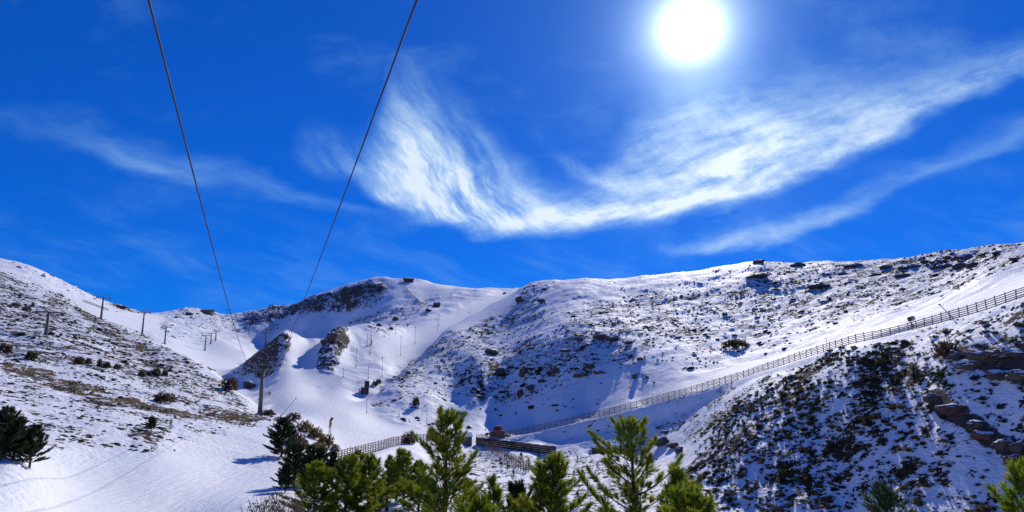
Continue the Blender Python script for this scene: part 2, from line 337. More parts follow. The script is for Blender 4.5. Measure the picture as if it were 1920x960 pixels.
# rock faces
paint(rock, [(430, 698), (470, 672), (505, 640), (540, 618), (550, 640), (530, 690), (505, 715), (450, 705)], 360, 480, .58, .3, 2)
paint(rock, [(590, 700), (600, 660), (615, 615), (650, 612), (655, 640), (635, 680), (625, 705)], 340, 480, .74, .3, 2)
paint(rock, [(680, 620), (700, 602), (770, 605), (770, 620), (720, 625)], 440, 620, .55, .3, 2)
paint(rock, [(560, 575), (640, 540), (710, 526), (735, 545), (700, 575), (600, 590), (480, 600), (440, 625), (400, 615), (330, 600), (330, 575), (500, 575)], 700, 1180, .60, .6, 2)
paint(rock, [(430, 600), (500, 576), (600, 553), (670, 536), (720, 526), (735, 540), (690, 560), (640, 572), (560, 592), (480, 612)], 700, 1180, .85, .7, 2)
paint(rock, [(420, 600), (540, 600), (530, 625), (430, 625)], 700, 1100, .62, .7, 2)
paint(rock, [(640, 600), (700, 585), (800, 560), (830, 550), (810, 590), (740, 600), (690, 610)], 500, 900, .55, .4, 2)
paint(rock, [(960, 555), (1000, 530), (1040, 535), (1000, 570)], 420, 560, .5, .4, 2)
paint(rock, [(190, 558), (245, 570), (260, 590), (215, 580)], 700, 1000, .9, .4, 2)
paint(rock, [(20, 488), (130, 530), (250, 578), (235, 592), (110, 545), (20, 505)], 700, 1000, .30, .6, 2)
paint(rock, [(310, 590), (420, 590), (420, 625), (340, 630), (300, 640)], 620, 1150, .45, .6, 2)
paint(rock, [(1690, 480), (1900, 460), (1900, 500), (1740, 510)], 300, 420, .55, .6, 2)
paint(rock, [(1760, 660), (1800, 640), (1930, 650), (1930, 730), (1840, 700)], 110, 165, .85, .5, 2)
paint(rock, [(1730, 740), (1760, 730), (1850, 790), (1930, 850), (1930, 900), (1840, 830), (1760, 780)], 95, 150, .9, .5, 2)
veg = veg * (1 - groom); brown *= (1 - groom * .9)
rough_ = np.clip(1 - groom, 0, 1) * sm(RG, 10, 40)
dz = (1.1 * fbm(GX / 46, GY / 46, 2, 3) + 1.0 * fbm(GX / 15, GY / 15, 3, 11)) * (0.12 + 0.88 * rough_) * sm(RG, 60, 260) * (1 - .55 * blur(smooth, 2))
dz += 0.42 * fbm(GX / 5.0, GY / 7.0, 3, 21, .55) * (rough_ * .94 + .06) * (0.35 + 0.65 * np.clip(veg * 1.6 + rock, 0, 1)) * sm(RG, 20, 90)
dz += 0.30 * np.abs(perlin(GX / 2.6, GY / 3.4, 31)) * rough_ * np.clip(veg * 1.5, .05, 1)
dz += (2.6 * (0.35 - np.abs(fbm(GX / 22, GY / 22, 4, 41))) + 1.6 * np.round(2.5 * fbm(GX / 12, GY / 12, 3, 47)) / 2.5) * rock * sm(RG, 90, 300) * 1.3
dz += (5.0 * fbm(GX / 110, GY / 110, 3, 61) + 3.0 * fbm(GX / 40, GY / 40, 3, 66)) * sm(RG, 560, 800) * (1 - groom * .75)
dz += 0.05 * perlin(GX / 1.2, GY / 3.0, 71) * groom
GZ = GZ + dz
def bench(ctrl, w0, w1):                        # level the ground along a fence or wall line
    global GZ
    q = []
    for x, y, d in ctrl:
        a, t = pix(x, y); q.append((math.sin(a) * d, math.cos(a) * d, float(t) * d))
    q = np.array(q); lo = q.min(0) - w1; hi = q.max(0) + w1
    idx = np.nonzero((GX > lo[0]) & (GX < hi[0]) & (GY > lo[1]) & (GY < hi[1])); x = GX[idx]; y = GY[idx]; best = np.full(len(x), 1e9); zz = np.zeros(len(x))
    for a, b in zip(q[:-1], q[1:]):
        dx, dy = b[0] - a[0], b[1] - a[1]; u = np.clip(((x - a[0]) * dx + (y - a[1]) * dy) / (dx * dx + dy * dy), 0, 1)
        ds = np.hypot(x - a[0] - u * dx, y - a[1] - u * dy); m = ds < best; best[m] = ds[m]; zz[m] = (a[2] + (b[2] - a[2]) * u)[m]
    w = 1 - sm(best, w0, w1); GZ[idx] = GZ[idx] * (1 - w) + zz * w
LF = [(634, 868, 138), (670, 858, 152), (700, 849, 165), (735, 838, 180), (770, 830, 195), (830, 829, 216), (852, 829, 224)]
WALL1 = [(893, 834, 229), (1043, 853, 212)]; WALL2 = [(1110, 854, 207), (1190, 858, 195)]
bench(FENCE, 1.0, 7.0); bench(LF, 1.0, 5.0); bench(WALL1, .6, 3.5); bench(WALL2, .6, 3.5)
PX, PY = proj(GX, GY, GZ)

def ground(x, y):
    a = math.atan2(x, y); r = math.hypot(x, y)
    fi = float(np.interp(a, AZ, np.arange(len(AZ)))); fj = float(np.interp(r, RR, np.arange(len(RR))))
    i = min(int(fi), len(AZ) - 2); j = min(int(fj), len(RR) - 2); u = fi - i; v = fj - j
    return float((GZ[i, j] * (1 - u) + GZ[i + 1, j] * u) * (1 - v) + (GZ[i, j + 1] * (1 - u) + GZ[i + 1, j + 1] * u) * v)
def at(px, d, py=700):                          # ground point under a photo column at a distance
    a = float(pix(px, py)[0]); x = math.sin(a) * d; y = math.cos(a) * d
    return Vector((x, y, ground(x, y)))
def hit(px, py, dmin=30.0):                     # first ground point on the ray of a pixel
    a, t = pix(px, py); a = float(a); t = float(t)
    fi = float(np.interp(a, AZ, np.arange(len(AZ)))); i = min(int(fi), len(AZ) - 2); u = fi - i
    z = GZ[i] * (1 - u) + GZ[i + 1] * u; tt = z / RR
    j = int(np.searchsorted(RR, dmin)); k = np.nonzero(tt[j:] >= t)[0]
    if len(k) == 0: k = [int(np.argmax(tt[j:]))]
    j = j + int(k[0]); d = float(RR[j])
    if k[0] > 0:
        t0, t1 = tt[j - 1], tt[j]
        if t1 > t0: d = float(RR[j - 1] + (RR[j] - RR[j - 1]) * np.clip((t - t0) / (t1 - t0), 0, 1))
    x = math.sin(a) * d; y = math.cos(a) * d
    return Vector((x, y, ground(x, y)))
def height(p, px, py):                          # height of something standing at p whose top shows at py
    d = math.hypot(p.x, p.y); return d * float(pix(px, py)[1]) - p.z

def np_mesh(name, V, Fq, mat=None, attrs=None, smooth=False):
    m = bpy.data.meshes.new(name); V = np.asarray(V, np.float32); Fq = np.asarray(Fq, np.int32); nf, k = Fq.shape
    m.vertices.add(len(V)); m.vertices.foreach_set('co', V.ravel())
    m.loops.add(nf * k); m.loops.foreach_set('vertex_index', Fq.ravel())
    m.polygons.add(nf); m.polygons.foreach_set('loop_start', np.arange(0, nf * k, k, dtype=np.int32)); m.polygons.foreach_set('loop_total', np.full(nf, k, np.int32))
    if smooth: m.polygons.foreach_set('use_smooth', np.ones(nf, bool))
    for an, av in (attrs or {}).items():
        at_ = m.attributes.new(an, 'FLOAT', 'POINT'); at_.data.foreach_set('value', np.asarray(av, np.float32).ravel())
    m.update(calc_edges=True)
    if mat: m.materials.append(mat)
    return m
def link_obj(name, mesh, parent=None):
    o = bpy.data.objects.new(name, mesh); COL.objects.link(o)
    if parent: o.parent = parent
    return o
def tag(o, label=None, cat=None, group=None, kind=None):
    if label: o['label'] = label
    if cat: o['category'] = cat
    if group: o['group'] = group
    if kind: o['kind'] = kind
    return o

# ------------------------------------------------------------------ materials
def new_mat(name):
    m = bpy.data.materials.new(name); m.use_nodes = True; E.tree = m.node_tree
    return m, m.node_tree, m.node_tree.nodes['Principled BSDF']
def attr(name):
    n = E.tree.nodes.new('ShaderNodeAttribute'); n.attribute_name = name; return E(n.outputs['Fac'])
def position():
    n = E.tree.nodes.new('ShaderNodeNewGeometry'); return n
def terrain_mat():
    m, t, b = new_mat('snow_ground')
    g = position(); pos = g.outputs['Position']
    nz = t.nodes.new('ShaderNodeSeparateXYZ'); t.links.new(g.outputs['True Normal'], nz.inputs[0]); nz = E(nz.outputs[2])
    ve, br, ro, gr = attr('veg'), attr('brown'), attr('rock'), attr('groom')
    mp = t.nodes.new('ShaderNodeMapping'); mp.inputs['Scale'].default_value = (1, 1, 1.6); t.links.new(pos, mp.inputs[0]); p2 = mp.outputs[0]
    nA = noise(p2, 0.09, 3, 0.5); nB = noise(p2, 0.42, 6, 0.68); nC = noise(p2, 2.2, 4, 0.65); nD = noise(p2, 0.6, 3, .6, 1.0)
    val = nA * 0.28 + nB * 0.5 + nC * 0.22
    thr = 0.655 - 0.235 * ve
    patch = sstep(val, thr - 0.006, thr + 0.016) * sstep(ve, 0.02, 0.1)
    rk = sstep(nB * 0.6 + nC * 0.25 + (1.0 - nz) * 0.75, 0.78 - 0.36 * ro, 0.84 - 0.36 * ro) * sstep(ro, 0.08, 0.25)
    dark = mixc(sstep(nD, .4, .62), (0.030, 0.028, 0.016), (0.085, 0.050, 0.030))
    dark = mixc(br * sstep(nC, .3, .6), dark, (0.17, 0.115, 0.055))
    rcol = mixc(sstep(nC, .35, .65), (0.055, 0.048, 0.045), (0.15, 0.115, 0.09))
    snow = mixc(sstep(nA, .35, .65), (0.86, 0.885, 0.92), (0.90, 0.91, 0.925))
    c = mixc(patch, snow, dark); c = mixc(rk, c, rcol)
    t.links.new(c, b.inputs['Base Color'])
    cover = E.math('MAXIMUM', patch, rk)
    link(0.65 + cover * 0.3, b.inputs['Roughness'])
    b.inputs['Specular IOR Level'].default_value = 0.1
    # relief: wind-worked snow off the runs, faint grooming on them, lumps where plants show
    mg = t.nodes.new('ShaderNodeMapping'); mg.inputs['Rotation'].default_value = (0, 0, -0.35); mg.inputs['Scale'].default_value = (3.0, 0.35, 1); t.links.new(pos, mg.inputs[0])
    ng = noise(mg.outputs[0], 0.9, 4, .6); nf = noise(pos, 5.5, 3, .6); nw = noise(p2, 1.3, 4, .6)
    h = (nw * 0.34 + nf * 0.07) * (1.0 - gr) + ng * gr * 0.36 + nf * 0.07 * gr + cover * (nC * 0.35 + 0.18)
    bp = t.nodes.new('ShaderNodeBump'); bp.inputs['Strength'].default_value = 0.9; bp.inputs['Distance'].default_value = 1.0
    link(h, bp.inputs['Height']); t.links.new(bp.outputs[0], b.inputs['Normal'])
    return m
def simple(name, col, col2=None, rough=0.8, scale=3.0, bump=0.0, metal=0.0, spec=0.3, obj=True):
    m, t, b = new_mat(name)
    tc = t.nodes.new('ShaderNodeTexCoord'); v = tc.outputs['Object']
    n = noise(v, scale, 5, .6)
    col2 = col2 or tuple(min(1, c * 1.5) for c in col)
    t.links.new(mixc(sstep(n, .35, .65), col, col2), b.inputs['Base Color'])
    b.inputs['Roughness'].default_value = rough; b.inputs['Metallic'].default_value = metal; b.inputs['Specular IOR Level'].default_value = spec
    if bump:
        bp = t.nodes.new('ShaderNodeBump'); bp.inputs['Strength'].default_value = 0.6; bp.inputs['Distance'].default_value = bump
        link(n, bp.inputs['Height']); t.links.new(bp.outputs[0], b.inputs['Normal'])
    return m
def rock_mat(name, ca, cb, snow=0.62):
    m, t, b = new_mat(name); g = position(); pos = g.outputs['Position']
    s = t.nodes.new('ShaderNodeSeparateXYZ'); t.links.new(g.outputs['Normal'], s.inputs[0])
    n1 = noise(pos, 1.1, 6, .65); n2 = noise(pos, 4.0, 4, .6)
    c = mixc(sstep(n1, .35, .65), ca, cb)
    sn = sstep(E(s.outputs[2]) + (n2 - 0.5) * 0.5, snow, snow + .12)
    t.links.new(mixc(sn, c, (.88, .9, .93)), b.inputs['Base Color']); b.inputs['Roughness'].default_value = .85
    bp = t.nodes.new('ShaderNodeBump'); bp.inputs['Strength'].default_value = .8; bp.inputs['Distance'].default_value = .25
    link(n1 + n2 * .4, bp.inputs['Height']); t.links.new(bp.outputs[0], b.inputs['Normal'])
    return m
def leaf_mat(name, ca, cb, cc, transl=0.45, scale=2.0):
    m, t, b = new_mat(name); a = attr('tone')
    g = position(); n = noise(g.outputs['Position'], scale, 3, .6)
    c = mixc(sstep(n * .5 + a * .5, .3, .7), ca, cb); c = mixc(sstep(a, .86, .97), c, cc)
    b.inputs['Roughness'].default_value = .6; b.inputs['Specular IOR Level'].default_value = .25
    t.links.new(c, b.inputs['Base Color'])
    tr = t.nodes.new('ShaderNodeBsdfTranslucent'); t.links.new(c, tr.inputs[0])
    mx = t.nodes.new('ShaderNodeMixShader'); mx.inputs[0].default_value = transl
    t.links.new(b.outputs[0], mx.inputs[1]); t.links.new(tr.outputs[0], mx.inputs[2])
    t.links.new(mx.outputs[0], t.nodes['Material Output'].inputs[0])
    return m
M = {
 'terrain': terrain_mat(),
 'steel': simple('weathered_steel', (.19, .16, .14), (.27, .23, .20), .6, 1.5),
 'darksteel': simple('dark_steel', (.045, .042, .045), (.08, .075, .07), .55, 2.0),
 'rope': simple('wire_rope', (.025, .027, .04), (.05, .053, .07), .7, 30.0, .004, .0, .1),
 'wood': simple('old_wood', (.13, .085, .062), (.21, .145, .11), .9, 2.5, .01),
 'wooddark': simple('dark_planks', (.045, .032, .028), (.085, .06, .05), .9, 1.5, .01),
 'shedwall': simple('shed_wall', (.17, .13, .11), (.22, .17, .145), .9, 1.2),
 'snowcap': simple('snow_cap', (.87, .89, .92), (.9, .91, .93), .6, 1.0),
 'red': simple('red_paint', (.42, .03, .025), (.5, .05, .04), .35, 1.0, spec=.5),
 'black': simple('black_rubber', (.02, .02, .02), (.035, .035, .035), .7, 4.0),
 'glass': simple('cab_glass', (.015, .022, .032), (.02, .03, .04), .35, 1.0, spec=.3),
 'yellow': simple('yellow_paint', (.55, .30, .02), (.62, .36, .04), .5, 2.0),
 'orange': simple('orange_pad', (.65, .28, .06), (.75, .40, .12), .7, 4.0),
 'grey': simple('grey_metal', (.30, .31, .32), (.38, .39, .40), .5, 2.0),
 'bark': simple('pine_bark', (.05, .032, .022), (.10, .065, .045), .9, 12.0, .02),
 'twig': simple('bare_twigs', (.11, .075, .055), (.19, .14, .11), .9, 8.0),
 'rock': rock_mat('grey_brown_rock', (.045, .038, .034), (.13, .095, .075)),
 'redrock': rock_mat('reddish_rock', (.06, .038, .03), (.16, .09, .065), .7),
 'redwood': simple('red_brown_slats', (.12, .05, .035), (.18, .085, .06), .9, 2.0),
 'oliveshrubpad': simple('faded_pad', (.35, .22, .06), (.42, .28, .10), .8, 4.0),
 'cloth': simple('ski_clothes', (.03, .03, .05), (.06, .05, .06), .8, 5.0),
 'needle': leaf_mat('pine_needles', (.10, .165, .012), (.25, .31, .022), (.44, .27, .04), .64),
 'needledark': leaf_mat('dark_needles', (.022, .046, .022), (.050, .085, .032), (.09, .10, .04), .45),
 'shrub': leaf_mat('dark_shrub_leaves', (.040, .042, .020), (.085, .078, .036), (.15, .09, .05), .4, .5),
 'brownshrub': leaf_mat('brown_shrub_leaves', (.085, .055, .036), (.15, .105, .06), (.2, .14, .08), .45, .8),
 'oliveshrub': leaf_mat('olive_shrub_leaves', (.11, .085, .025), (.19, .135, .04), (.22, .15, .06), .5, .8),
 'tussock': leaf_mat('heath_tussocks', (.026, .024, .016), (.060, .044, .030), (.12, .07, .048), .12, .3),
 'straw': leaf_mat('dry_grass', (.24, .18, .12), (.32, .25, .18), (.36, .28, .2), .3),
}
# ------------------------------------------------------------------ the ground sheet
na, nr = T.shape
V = np.stack([GX, GY, GZ], 2).reshape(-1, 3)
ii = np.arange(na)[:, None]; i2 = (ii + 1) % na; jj = np.arange(nr - 1)[None]
Q = np.stack([(ii * nr + jj), (ii * nr + jj + 1), (i2 * nr + jj + 1), (i2 * nr + jj)], 2).reshape(-1, 4)[:, ::-1]
tm = np_mesh('terrain', V, Q, M['terrain'], {'veg': veg, 'brown': brown, 'rock': rock, 'groom': groom}, True)
tag(link_obj('terrain', tm), kind='structure')

# ------------------------------------------------------------------ mesh building helpers
class MB:
    def __init__(s): s.v = []; s.f = []
    def add(s, vs, fs):
        o = len(s.v); s.v += [tuple(p) for p in vs]; s.f += [tuple(i + o for i in f) for f in fs]; return s
    def box(s, c, size, rz=0.0, ry=0.0, rx=0.0, taper=1.0):
        R = Matrix.Rotation(rz, 3, 'Z') @ Matrix.Rotation(ry, 3, 'Y') @ Matrix.Rotation(rx, 3, 'X'); c = Vector(c)
        vs = []
        for z in (-.5, .5):
            k = taper if z > 0 else 1
            for x, y in ((-.5, -.5), (.5, -.5), (.5, .5), (-.5, .5)): vs.append(c + R @ Vector((x * size[0] * k, y * size[1] * k, z * size[2])))
        return s.add(vs, [(3, 2, 1, 0), (4, 5, 6, 7), (0, 1, 5, 4), (1, 2, 6, 5), (2, 3, 7, 6), (3, 0, 4, 7)])
    def bar(s, p, q, w, h):                      # rectangular bar from p to q
        p, q = Vector(p), Vector(q); d = (q - p).normalized(); up = Vector((0, 0, 1)) if abs(d.z) < .95 else Vector((0, 1, 0))
        a = d.cross(up).normalized() * w / 2; b = a.cross(d).normalized() * h / 2
        vs = [p - a - b, p + a - b, p + a + b, p - a + b, q - a - b, q + a - b, q + a + b, q - a + b]
        return s.add(vs, [(3, 2, 1, 0), (4, 5, 6, 7), (0, 1, 5, 4), (1, 2, 6, 5), (2, 3, 7, 6), (3, 0, 4, 7)])
    def tube(s, pts, rad, n=8, cap=True):
        pts = [Vector(p) for p in pts]; rings = []
        for i, p in enumerate(pts):
            d = (pts[min(i + 1, len(pts) - 1)] - pts[max(i - 1, 0)]).normalized()
            up = Vector((0, 0, 1)) if abs(d.z) < .9 else Vector((0, 1, 0))
            a = d.cross(up).normalized(); b = d.cross(a).normalized(); r = rad[i] if isinstance(rad, (list, tuple)) else rad
            rings.append([p + (a * math.cos(k * 2 * math.pi / n) + b * math.sin(k * 2 * math.pi / n)) * r for k in range(n)])
        vs = [p for r in rings for p in r]; fs = []
        for i in range(len(pts) - 1):
            for k in range(n): fs.append((i * n + k, i * n + (k + 1) % n, (i + 1) * n + (k + 1) % n, (i + 1) * n + k))
        if cap: fs += [tuple(range(n))[::-1], tuple(range((len(pts) - 1) * n, len(pts) * n))]
        return s.add(vs, fs)
    def extrude(s, prof, w, axis='y'):           # 2D outline (x, z) given thickness w along y
        n = len(prof); vs = [(x, -w / 2, z) for x, z in prof] + [(x, w / 2, z) for x, z in prof]
        fs = [tuple(range(n))[::-1], tuple(range(n, 2 * n))] + [(i, (i + 1) % n, n + (i + 1) % n, n + i) for i in range(n)]
        return s.add(vs, fs)
    def mesh(s, name, mat, smooth=False, bevel=0):
        m = bpy.data.meshes.new(name); m.from_pydata(s.v, [], s.f); m.materials.append(mat)
        if smooth: m.polygons.foreach_set('use_smooth', [True] * len(m.polygons))
        m.update(); return m
    def build(s, name, mat, parent=None, smooth=False):
        return link_obj(name, s.mesh(name, mat, smooth), parent)
def empty(name, loc, rz=0.0, sc=1.0):
    o = bpy.data.objects.new(name, None); COL.objects.link(o); o.location = loc; o.rotation_euler = (0, 0, rz); o.scale = (sc, sc, sc); o.empty_display_size = .3
    return o
def thing(name, loc, label, cat, group=None, rz=0.0, sc=1.0): return tag(empty(name, loc, rz, sc), label, cat, group)

LINE_AZ = math.radians(-19.75)                   # bearing of the main lift line
LD = Vector((math.sin(LINE_AZ), math.cos(LINE_AZ), 0)); LN = Vector((math.cos(LINE_AZ), -math.sin(LINE_AZ), 0))

# ------------------------------------------------------------------ lift pylons
def lift_pylon(p, h, label, group=None, rz=0.0, gauge=5.0, tilt=0.0, full=True, r=.42, mat='steel'):
    t = thing('lift_pylon', p, label, 'lift pylon', group, rz)
    t.rotation_euler = (0, 0, rz); g = gauge / 2
    MB().tube([(0, 0, -.8), (0, 0, h)], [r, r * .62], 12).build('post', M[mat], t, True)
    MB().box((0, 0, .05), (2.0, 2.0, .7), taper=.8).build('footing', M['grey'], t)
    ca = MB(); ca.bar((-g - .3, 0, h), (g + .3, 0, h), .34, .42); ca.bar((-g * .55, 0, h - .1), (0, 0, h - 1.0), .16, .16); ca.bar((g * .55, 0, h - .1), (0, 0, h - 1.0), .16, .16)
    ca.build('crossarm', M[mat], t)
    for s in (-1, 1):
        sh = MB(); sh.bar((s * g, -1.9, h - .35 - tilt * .6), (s * g, 1.9, h - .35 + tilt * .6), .16, .22); sh.bar((s * g, 0, h), (s * g, 0, h - .4), .3, .3)
        tr = sh.build('sheave_train', M['darksteel'], t)
        w = MB()
        for k in range(6):
            y = -1.75 + k * .7; z = h - .35 + tilt * .6 * y / 1.9 - .05
            w.tube([(s * g - .1, y, z), (s * g + .1, y, z)], .24, 10)
        w2 = w.build('sheaves', M['black'], tr)
        if full:
            pl = MB(); pl.box((s * (g - .1), 0, h + .05), (.9, 3.6, .06))
            for y in (-1.8, 0, 1.8): pl.bar((s * (g - .5), y, h + .05), (s * (g - .5), y, h + 1.0), .05, .05)
            pl.bar((s * (g - .5), -1.8, h + 1.0), (s * (g - .5), 1.8, h + 1.0), .05, .05)
            pl.build('work_platform', M[mat], t)
    lf = MB()
    for s in (-1, 1): lf.bar((s * g * .95, 0, h + .2), (s * g * .95, 0, h + 1.25), .11, .11)
    lf.bar((-g - .55, 0, h + 1.28), (g + .55, 0, h + 1.28), .16, .18)
    lf.build('lifting_frame', M[mat], t)
    ld = MB()
    for x in (-.2, .2): ld.bar((x, -r - .16, .4), (x, -r * .62 - .16, h - .2), .05, .05)
    for k in range(int(h / .6)): ld.bar((-.2, -r - .16 + (r * .38) * k * .6 / h, .6 + k * .6), (.2, -r - .16 + (r * .38) * k * .6 / h, .6 + k * .6), .04, .04)
    ld.build('ladder', M['darksteel'], t)
    return t
PB = at(487, 190, 776); PH = height(PB, 490, 693)
main_p = lift_pylon(PB, PH, 'tall grey steel lift pylon on the bare brown knoll beside the groomed run', None, -LINE_AZ, 5.2, .25, True, .62)
# far pylon of the same line, on the rocky spur
p2 = PB + LD * 250; p2.z = ground(p2.x, p2.y); H2 = max(9.0, height(p2, 501, 634))
lift_pylon(p2, H2, 'steel lift pylon standing on the dark rocky spur up the valley', None, -LINE_AZ, 5.2, .3, True, .6)
# haul ropes: parabola fitted to the photograph, running on to the second pylon
def rope_z(pts):
    A = np.array([[r * r, r, 1] for r, z in pts]); return np.linalg.lstsq(A, np.array([z for r, z in pts]), rcond=None)[0]
def rope(side, pts, label):
    R1 = math.hypot(PB.x, PB.y); zt = PB.z + PH - .1; c = rope_z(pts + [(R1, zt)])
    path = []
    for r in np.concatenate([np.linspace(-40, 60, 200), np.linspace(61, R1, 60)]): path.append((float(r), float(c[0] * r * r + c[1] * r + c[2])))
    r2 = R1 + 250; z2 = p2.z + H2 - .1
    for k in range(1, 26):
        u = k / 25; path.append((R1 + 250 * u, zt + (z2 - zt) * u - 4 * 4.5 * u * (1 - u)))
    off = LN * (side * 2.6); n = 12; vs = []; fs = []
    for i, (r, z) in enumerate(path):
        for k in range(n):
            a = k * 2 * math.pi / n; rr = .024 * (1.0 + .10 * math.cos(6 * a + r * 14)); q = LD * r + off
            vs.append((q.x + LN.x * rr * math.cos(a), q.y + LN.y * rr * math.cos(a), z + rr * math.sin(a)))
        if i:
            for k in range(n): fs.append(((i - 1) * n + k, (i - 1) * n + (k + 1) % n, i * n + (k + 1) % n, i * n + k))
    m = MB().add(vs, fs)
    tag(m.build('haul_rope', M['rope'], None, True), label, 'cable')
rope(-1, [(13.6, 7.55), (56, 6.45), (89, 5.8)], 'dark steel lift rope on the side towards the left hill, running overhead to the pylon')
rope(1, [(13.6, 8.65), (57, 7.7), (100, 7.3)], 'dark steel lift rope on the groomed run side, running overhead to the pylon')
# second lift line up the left slope
LP = [((85, 632), 585, 255, 'lift pylon on the lower part of the shrubby left slope'), ((188, 607), 558, 425, 'lift pylon at the brow of the shrubby left slope, beside the snow fence'),
      ((266, 629), 586, 465, 'lift pylon beyond the brow of the left slope, below the ridge'), ((309, 640), 613, 560, 'lift pylon at the edge of the snow bowl, nearest the shrubby slope')]
for (bx, by), ty, d, lab in LP:
    p = at(bx, d, by); h = max(6.0, height(p, bx + 5, ty)); lift_pylon(p, h, lab, 'pylons of the lift on the left slope', .62, 6.5, .2, False, .62)
for bx, by, ty in ((384, 657, 629), (395, 645, 625), (404, 639, 623)):
    p = hit(bx, by, 480); h = max(9.0, height(p, bx + 1, ty)); lift_pylon(p, h, 'slender lift pylon standing in the sunlit snow bowl', 'pylons standing in the snow bowl', .2, 6.0, .2, False, .62)
for bx in (426, 431):
    p = hit(bx, 592, 900); lift_pylon(p, 9.0, 'small twin lift pylon on the skyline beside the summit building', 'twin pylons on the skyline', .1, 3.0, .1, False, .4)

# ------------------------------------------------------------------ fences
def path_pts(ctrl, step):
    pts = [at(x, d, y) for x, y, d in ctrl]; xy = np.array([(p.x, p.y) for p in pts])
    s = np.concatenate([[0], np.cumsum(np.linalg.norm(np.diff(xy, axis=0), axis=1))]); n = int(s[-1] / step)
    out = []
    for q in np.linspace(0, s[-1], n + 1):
        x = float(np.interp(q, s, xy[:, 0])); y = float(np.interp(q, s, xy[:, 1])); out.append(Vector((x, y, ground(x, y))))
    return out
def wood_fence(ctrl, label, step=2.0, h=2.3, rails=6, bays=2, lo=.35, name='wooden_fence', smooth=True):
    P_ = path_pts(ctrl, step)
    if smooth:
        z = np.array([p.z for p in P_]); zs = np.convolve(np.pad(z, 2, 'edge'), np.ones(5) / 5, 'valid'); 
        for p, q in zip(P_, zs): p.z = max(float(q), p.z - .25)
    o = P_[0].copy(); t = thing(name, o, label, 'fence'); rr = random.Random(5)
    post = MB().box((0, 0, h / 2 - .25), (.13, .13, h + .75)).mesh('post', M['wood'])
    for i, p in enumerate(P_):
        c = link_obj('post', post, t); c.location = p - o; c.rotation_euler = (rr.uniform(-.05, .05), rr.uniform(-.05, .05), rr.uniform(-.3, .3)); c.scale.z = rr.uniform(.97, 1.06)
    for i in range(0, len(P_) - 1, bays):
        seg = [q - o for q in P_[i:i + bays + 1]]
        nrm = Vector((seg[-1].y - seg[0].y, -(seg[-1].x - seg[0].x), 0)).normalized() * .1
        for k in range(rails):
            zz = lo + (h - lo - .06) * k / (rails - 1) + rr.uniform(-.05, .05); m = MB()
            for a, b in zip(seg[:-1], seg[1:]): m.bar(a - nrm + Vector((0, 0, zz + rr.uniform(-.02, .02))), b - nrm + Vector((0, 0, zz + rr.uniform(-.02, .02))), .05, .15)
            m.build('rail', M['wood'], t)
    return t
wood_fence(FENCE, 'long wooden rail fence climbing beside the track across the right hillside')
wood_fence(LF, 'curved wooden rail fence along the run behind the bright green pines', 2.1, 2.2, 6)
wood_fence([(897, 836, 228), (925, 850, 214), (955, 870, 192), (986, 893, 168)], 'steep wooden rail fence running down into the sapling plot from the plank wall', 3.4, 2.2, 5)
wood_fence([(914, 838, 226), (940, 850, 214), (966, 868, 194), (992, 886, 176)], 'second steep rail fence beside the first, ending near the saplings', 3.4, 1.8, 4)

def net_fence(pix_pts, dmin, label, h=1.8, n=14, mat='wooddark', name='safety_fence'):
    pts = [hit(x, y, dmin) for x, y in pix_pts]; xy = np.array([(p.x, p.y) for p in pts]); s = np.linspace(0, len(pts) - 1, n)
    P_ = []
    for q in s:
        x = float(np.interp(q, range(len(pts)), xy[:, 0])); y = float(np.interp(q, range(len(pts)), xy[:, 1])); P_.append(Vector((x, y, ground(x, y))))
    o = P_[0].copy(); t = thing(name, o, label, 'fence')
    pm = MB().box((0, 0, h / 2), (.16, .16, h + .4)).mesh('post', M[mat])
    for p in P_: c = link_obj('post', pm, t); c.location = p - o
    for a, b in zip(P_[:-1], P_[1:]):
        m = MB()
        for k in range(5): m.bar(a - o + Vector((0, 0, .3 + k * (h - .4) / 4)), b - o + Vector((0, 0, .3 + k * (h - .4) / 4)), .06, .16)
        m.build('rail_panel', M[mat], t)
net_fence([(750, 527), (758, 538), (770, 552), (785, 565), (799, 576)], 600, 'dark safety fence running down from the rounded summit', 2.2, 20, 'redwood')
net_fence([(547, 634), (540, 652), (533, 675), (522, 702)], 330, 'snowy safety fence along the edge of the ramp on the rocky spur', 1.6, 14, 'grey')
net_fence([(155, 566), (178, 574), (203, 583)], 500, 'grey slatted snow fence on the smooth left hill below the ridge', 2.0, 12, 'wood', 'snow_fence')

# ------------------------------------------------------------------ plank walls, shed, hut, summit buildings
def plank_wall(ctrl, label, h=2.3, n=10, steps=0.0):
    a = at(ctrl[0][0], ctrl[0][2], ctrl[0][1]); b = at(ctrl[1][0], ctrl[1][2], ctrl[1][1])
    a.z = ctrl[0][2] * float(pix(*ctrl[0][:2])[1]) - .2; b.z = ctrl[1][2] * float(pix(*ctrl[1][:2])[1]) - .2
    t = thing('plank_wall', a, label, 'wall'); d = (b - a); az = math.atan2(d.y, d.x); L = math.hypot(d.x, d.y) / n
    for k in range(n):
        c = a + d * ((k + .5) / n); z = c.z - .5
        m = MB(); nb = 5; hh = h + .5
        for q in range(nb): m.box((0, (.0, .018, .006, .024, .01)[q], hh * (q + .5) / nb), (L * .975, .12, hh / nb * .95))
        p = m.build('panel', M['wooddark'], t); p.location = Vector((c.x, c.y, z)) - a; p.rotation_euler = (0, 0, az)
        u = MB().box((0, 0, hh / 2 + .04), (.2, .26, hh + .08)).build('upright', M['wood'], t)
        e = a + d * (k / n); u.location = Vector((e.x, e.y, z)) - a; u.rotation_euler = (0, 0, az)
plank_wall(WALL1, 'long low dark plank wall stepping down under the fence track', 2.6, 10)
plank_wall(WALL2, 'short dark plank wall behind the sparse sunlit pine', 2.4, 5)

